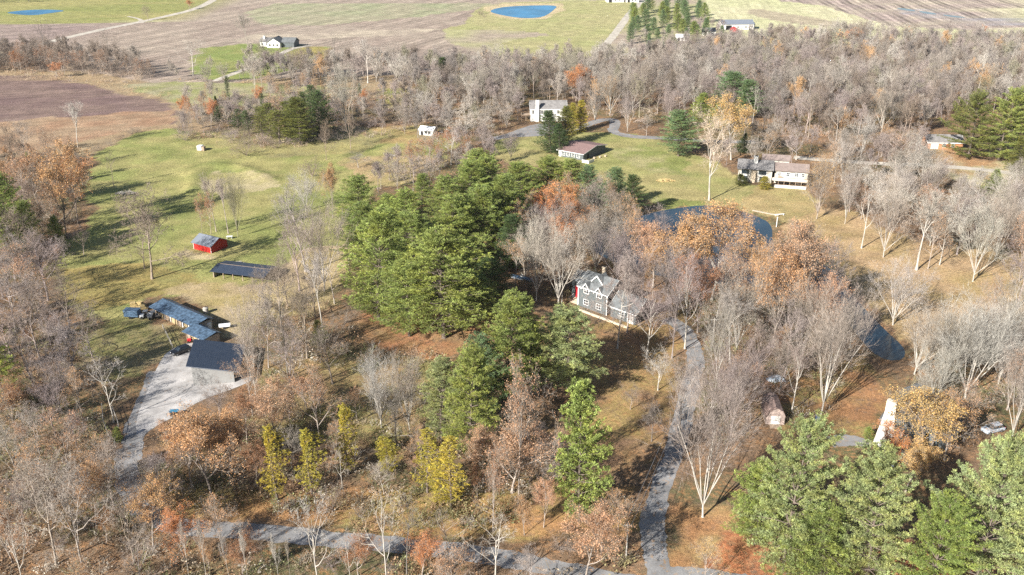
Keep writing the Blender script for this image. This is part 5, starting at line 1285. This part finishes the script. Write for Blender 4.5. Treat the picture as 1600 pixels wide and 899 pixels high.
# limit of individuals: the bare trees showing largest stay things, the rest join the far woodland
def is_bare(t): return t[1] in ('vase', 'round', 'spread', 'tall', 'open')
def shown(x, y, h):
    u, v, sc = W(x, y, 0); u2, v2, _s = W(x, y, h)
    return h * sc if (-30 < u < 1630 and v2 < 899) else 0
bare = [t for t in TREES if is_bare(t)]
cand = sorted([(shown(t[0].location.x, t[0].location.y, t[5]) + (1e4 if t in bare[:NHAND] else 0), i, t) for i, t in enumerate(bare)] +
              [(shown(f[0], f[1], f[2]), 9999 + i, f) for i, f in enumerate(FARW) if f[5] in ('vase', 'round', 'spread', 'tall', 'open')], key=lambda c: -c[0])
for rank, (sz, _i, t) in enumerate(cand):
    if isinstance(t, list) and rank >= 296:
        FARW.append((t[0].location.x, t[0].location.y, t[5], t[2], None, t[1])) if sz > 0 else None
        for c in list(t[0].children): bpy.data.objects.remove(c)
        bpy.data.objects.remove(t[0]); TREES.remove(t)
    elif isinstance(t, tuple) and rank < 296 and sz > 0:
        k = K[t[5]][0]; u, v, _s = W(t[0], t[1]); tree(t[5], u, v, h=t[2], w=k.W * t[2] / k.H, tone=t[3], bark=t[4], xy=(t[0], t[1])); FARW.remove(t)

# ------------------------------------------------------------------ the far woodland, one mass
def merged(items, protos, name, label, cat, mats):
    Vs, Fs, Cs, n = [], [], [], 0
    for (x, y, h, col, wf) in items:
        V, f, hh = protos[int(rng.integers(len(protos)))]
        a = rng.uniform(0, 6.28); s = h / hh; c, s_ = math.cos(a), math.sin(a)
        P = np.empty_like(V); P[:, 0] = (V[:, 0] * c - V[:, 1] * s_) * s * wf + x; P[:, 1] = (V[:, 0] * s_ + V[:, 1] * c) * s * wf + y; P[:, 2] = V[:, 2] * s
        Vs.append(P); Fs.append(f + n); n += len(P); Cs.append(np.tile(np.array([*col, 1.0]), (len(P), 1)))
    me = np_mesh(name, np.concatenate(Vs), np.concatenate(Fs), 4)
    at = me.attributes.new('tint', 'FLOAT_COLOR', 'POINT'); at.data.foreach_set('color', np.concatenate(Cs).astype(np.float32).ravel())
    return tag(link(name, me, mats), label, cat, kind='stuff')
m_, t_, b_ = new_mat('woodland')
at_ = N(t_, 'ShaderNodeAttribute', attribute_name='tint').outputs['Color']; ge_ = N(t_, 'ShaderNodeNewGeometry')
cn_ = N(t_, 'ShaderNodeVectorMath', operation='SCALE'); t_.links.new(at_, cn_.inputs[0]); t_.links.new(ramp(t_, ge_.outputs['Random Per Island'], 0, 1, .7, 1.3), cn_.inputs['Scale'])
t_.links.new(cn_.outputs[0], b_.inputs['Base Color']); b_.inputs['Roughness'].default_value = .9; M['woodland'] = m_
def lite_proto(seed, style, fat):
    tr, cr, ends = gen_bare(seed, style, lite=True, fat=fat); V, f = tubes(tr + cr, 3)
    tw = []
    R = np.random.default_rng(seed)
    for e in ends:
        for _ in range(4):
            d = norm(R.normal(0, .6, 3) + np.array([0, 0, .7])); tw.append((e - d * .6, e + d * R.uniform(.6, 1.5), .035, .012))
    V2, f2 = tubes(tw, 3); V3 = np.concatenate([V, V2]); f3 = np.concatenate([f, f2 + len(V)])
    return V3, f3, V3[:, 2].max()
LP = [lite_proto(201, 'tall', 2.2), lite_proto(202, 'round', 2.2), lite_proto(203, 'vase', 2.2), lite_proto(204, 'round', 2.4)]
items = []
for f in FARW:
    c = TONE.get(f[3]) or LEAF.get(f[3]); k = rng.uniform(.9, 1.25)
    items.append((f[0], f[1], f[2], tuple(q * k for q in c), rng.uniform(.85, 1.1)))
merged(items, LP, 'far_woodland', 'dense grey-brown leafless woodland stretching across the background', 'woodland', M['woodland'])

# ------------------------------------------------------------------ undergrowth: low brush and fallen twigs under the woods
def brush_proto(seed, n, h, sp, leafy):
    R = np.random.default_rng(seed); S = []; 
    for _ in range(n):
        a = R.uniform(0, 6.28); r = sp * math.sqrt(R.random()); o = np.array([r * math.cos(a) * .5, r * math.sin(a) * .5, 0]); d = norm(np.array([math.cos(a) * R.uniform(.1, .9), math.sin(a) * R.uniform(.1, .9), 1]))
        l = h * R.uniform(.4, 1); q = o + d * l * .5; S.append((o, q, .03, .022)); d2 = norm(d + R.normal(0, .3, 3)); S.append((q, q + d2 * l * .5, .022, .01)); d3 = norm(d + R.normal(0, .6, 3)); S.append((q, q + d3 * l * .4, .018, .01))
    V, f = tubes(S, 3)
    if leafy:
        E_ = np.array([s[1] for s in S]); lv, lf = leaf_quads(E_, .22, R, leafy); f = np.concatenate([f, lf + len(V)]); V = np.concatenate([V, lv])
    return V, f, h
BP = [brush_proto(301, 16, 1.6, 1.8, 0), brush_proto(302, 12, 1.6, 1.9, 2), brush_proto(303, 14, 1.6, 1.6, 1)]
def brush(name, label, polys, dens, cols, hmin, hmax):
    it = []
    for poly in polys:
        wp = np.array(PX(poly)); x0, y0 = wp.min(0); x1, y1 = wp.max(0); n = int((x1 - x0) * (y1 - y0) * dens)
        X = rng.uniform(x0, x1, n); Y = rng.uniform(y0, y1, n); k = inside(wp, X, Y) & (vnoise(X, Y, 9) > .32); k &= ~(inside(POND, X, Y) | (edge_dist(POND, X, Y) < .6)); X, Y = X[k], Y[k]
        for p in KEEPW:
            q = ~inside(p, X, Y); X, Y = X[q], Y[q]
        for P, hw in ROADS:
            if len(X): d = np.min(np.hypot(P[None, :, 0] - X[:, None], P[None, :, 1] - Y[:, None]), 1); q = d > hw + .5; X, Y = X[q], Y[q]
        for x, y in zip(X, Y):
            c = cols[int(rng.integers(len(cols)))]; g_ = rng.uniform(.8, 1.15); it.append((x, y, rng.uniform(hmin, hmax), tuple(q * g_ for q in c), rng.uniform(.8, 1.4)))
    print(name, len(it)); merged(it, BP, name, label, 'undergrowth', M['woodland'])
BC = [(.30, .20, .12), (.27, .22, .16), (.38, .34, .28), (.22, .19, .09), (.27, .17, .10), (.17, .18, .08), (.15, .12, .09)]
brush('undergrowth', 'tangled brown and tan undergrowth and brush below the nearer trees',
      [[(-80, 960), (-60, 640), (110, 620), (200, 700), (230, 815), (330, 835), (600, 862), (860, 890), (1000, 960)], [(240, 800), (240, 690), (300, 650), (420, 600), (400, 480), (540, 470), (560, 540), (700, 560), (760, 640), (880, 690), (880, 860), (600, 835), (300, 815)],
       [(-60, 640), (-60, 250), (60, 250), (140, 270), (100, 400), (60, 470), (150, 590), (110, 640)], [(1090, 700), (1100, 470), (1290, 480), (1330, 570), (1290, 660)], [(800, 470), (800, 350), (1000, 330), (960, 450), (860, 480)], [(1400, 640), (1430, 560), (1700, 540), (1760, 760), (1600, 760)], [(930, 900), (960, 780), (1005, 800), (1010, 920)]],
      .20, BC, .7, 2.6)
brush('woodland_scrub', 'grey-brown scrub along the edges of the farther woods',
      [[(280, 225), (290, 165), (420, 140), (640, 140), (820, 170), (780, 215), (560, 215), (430, 240)], [(580, 300), (620, 240), (760, 230), (800, 250), (700, 290)], [(1310, 330), (1300, 276), (1480, 268), (1640, 310), (1600, 400), (1400, 370)], [(900, 190), (920, 150), (1460, 170), (1440, 240), (1190, 215), (1060, 195)],
       [(-160, 122), (-160, 90), (120, 98), (245, 120), (200, 130)]], .05, [(.40, .33, .28), (.34, .26, .20), (.44, .34, .24), (.38, .24, .16)], 1.0, 2.8)
brush('tall_dry_grass', 'strip of tall dry tan grass between the plowed field and the hedge trees',
      [[(-160, 118), (-160, 110), (0, 110), (100, 116), (200, 132), (280, 150), (275, 160), (190, 143), (100, 125), (0, 119)], [(240, 128), (260, 124), (560, 126), (560, 132)]], .10, [(.52, .42, .26), (.48, .34, .20)], .5, 1.3)
hedge = [(152, 236), (170, 228), (188, 218), (205, 210), (212, 208)]
for i, (u, v) in enumerate(hedge[:5]): tree('low', u, v, h=2.6, w=5.5, tone='grey-brown')

# ------------------------------------------------------------------ haze
b = MB(); b.box(-1700, -60, -6, 1700, 2400, CAMH + 12)
hz = b.build('haze', [], None); hz['kind'] = 'stuff'; hz['label'] = 'thin pale haze in the air over the fields'; hz['category'] = 'haze'
m_ = bpy.data.materials.new('haze'); m_.use_nodes = True; t_ = m_.node_tree; t_.nodes.remove(t_.nodes['Principled BSDF'])
pv = t_.nodes.new('ShaderNodeVolumePrincipled'); pv.inputs['Density'].default_value = HAZE; pv.inputs['Color'].default_value = (.93, .96, 1, 1); pv.inputs['Anisotropy'].default_value = .2
t_.links.new(pv.outputs[0], t_.nodes['Material Output'].inputs['Volume']); hz.data.materials.append(m_)

# ------------------------------------------------------------------ labels: what sets each tree apart, from where it stands
LAND = [(340, 590, 'black-roofed barn'), (262, 500, 'long stable'), (328, 385, 'red shed'), (378, 430, 'long shelter'), (935, 475, 'grey two-storey house'), (905, 240, 'mauve-roofed house'),
        (858, 190, 'white two-storey house'), (1200, 285, 'ranch house'), (1410, 690, 'white chimney house'), (1208, 660, 'gambrel shed'), (1470, 232, 'brick garage'), (430, 74, 'far cream house'),
        (1120, 360, 'round pond end'), (1370, 500, 'pond arm'), (1022, 820, 'driveway mouth'), (1080, 560, 'shaded driveway bend'), (420, 833, 'lower road bend'),
        (720, 862, 'lower road middle'), (210, 680, 'left driveway'), (310, 236, 'white cistern'), (195, 303), (140, 165, 'plowed field'), (820, 20, 'far blue pond'), (660, 208, 'white shed'),
        (1145, 45, 'white far barn'), (950, 70, 'gravel lane'), (60, 20, 'distant blue pond'), (1560, 268, 'pale lane'), (960, 200, 'looping lane'), (0, 560, 'left photo edge'), (1600, 600, 'right photo edge'),
        (650, 560, 'pine-needle clearing'), (640, 160, 'grassy wood gap'), (1300, 130, 'big wood middle'), (1100, 130, 'upper wood'), (1500, 100, 'upper right wood'), (130, 880, 'lower left corner')]
LAND = [l if len(l) == 3 else (l[0], l[1], 'brush heap') for l in LAND]
LANDW = [(*G(a, b_), n) for a, b_, n in LAND]
NOUN = {'vase': 'fan-shaped bare tree', 'round': 'bare round-crowned tree', 'spread': 'wide crooked bare tree', 'tall': 'slender bare tree', 'open': 'sparse bare tree', 'low': 'low bare shrub', 'oak': 'leafy oak', 'thinoak': 'half-bare oak',
        'willow': 'drooping fine-twigged tree', 'pine': 'pine', 'colpine': 'columnar pine', 'bigpine': 'large layered pine', 'spruce': 'conical evergreen', 'cedar': 'ragged cedar', 'arbor': 'dense evergreen'}
byl = {}
for t in TREES:
    r = t[0]; x, y = r.location.x, r.location.y; _u, _v, sc = W(x, y)
    d, lx, ly, nm = min((math.hypot(x - a, y - b_), a, b_, n) for a, b_, n in LANDW)
    dx, dy = x - lx, y - ly
    rel = ('right of' if dx > 0 else 'left of') if abs(dx) > abs(dy) else ('behind' if dy > 0 else 'before')
    h = t[5]; size = ('small ' if h < 9 else 'tall ' if h > 19 else '') if t[1] != 'low' else ''
    tone = 'warm pale' if t[2] == 'golden-bare' else t[2]
    byl.setdefault(f'{size}{tone} {NOUN[t[1]]} {rel} the {nm}', []).append(t)
ORD = ['first', 'second', 'third', 'fourth', 'fifth', 'sixth', 'seventh', 'eighth', 'ninth', 'tenth', 'eleventh', 'twelfth']; NUM = ['one', 'two', 'three', 'four', 'five', 'six', 'seven', 'eight', 'nine', 'ten', 'eleven', 'twelve']
GRP = {'pine tree': 'pines and other evergreens', 'cedar tree': 'cedars scattered among the trees', 'arborvitae': 'clipped dense evergreens', 'shrub': 'low bare shrubs', 'tree': 'bare trees of the woods and lawns'}
for lab, ts in byl.items():
    ts.sort(key=lambda t: t[3])
    for i, t in enumerate(ts):
        if len(ts) == 1: l = lab
        elif len(ts) <= 12: l = f'{lab}, ' + ('leftmost' if i == 0 else 'rightmost' if i == len(ts) - 1 else f'{ORD[i]} from left')
        else: l = lab
        t[0]['label'] = l
        t[0]['group'] = lab if len(ts) > 12 else ('oaks still holding dry leaves' if 'oak' in t[1] or t[1] == 'willow' else GRP[t[0]['category']])
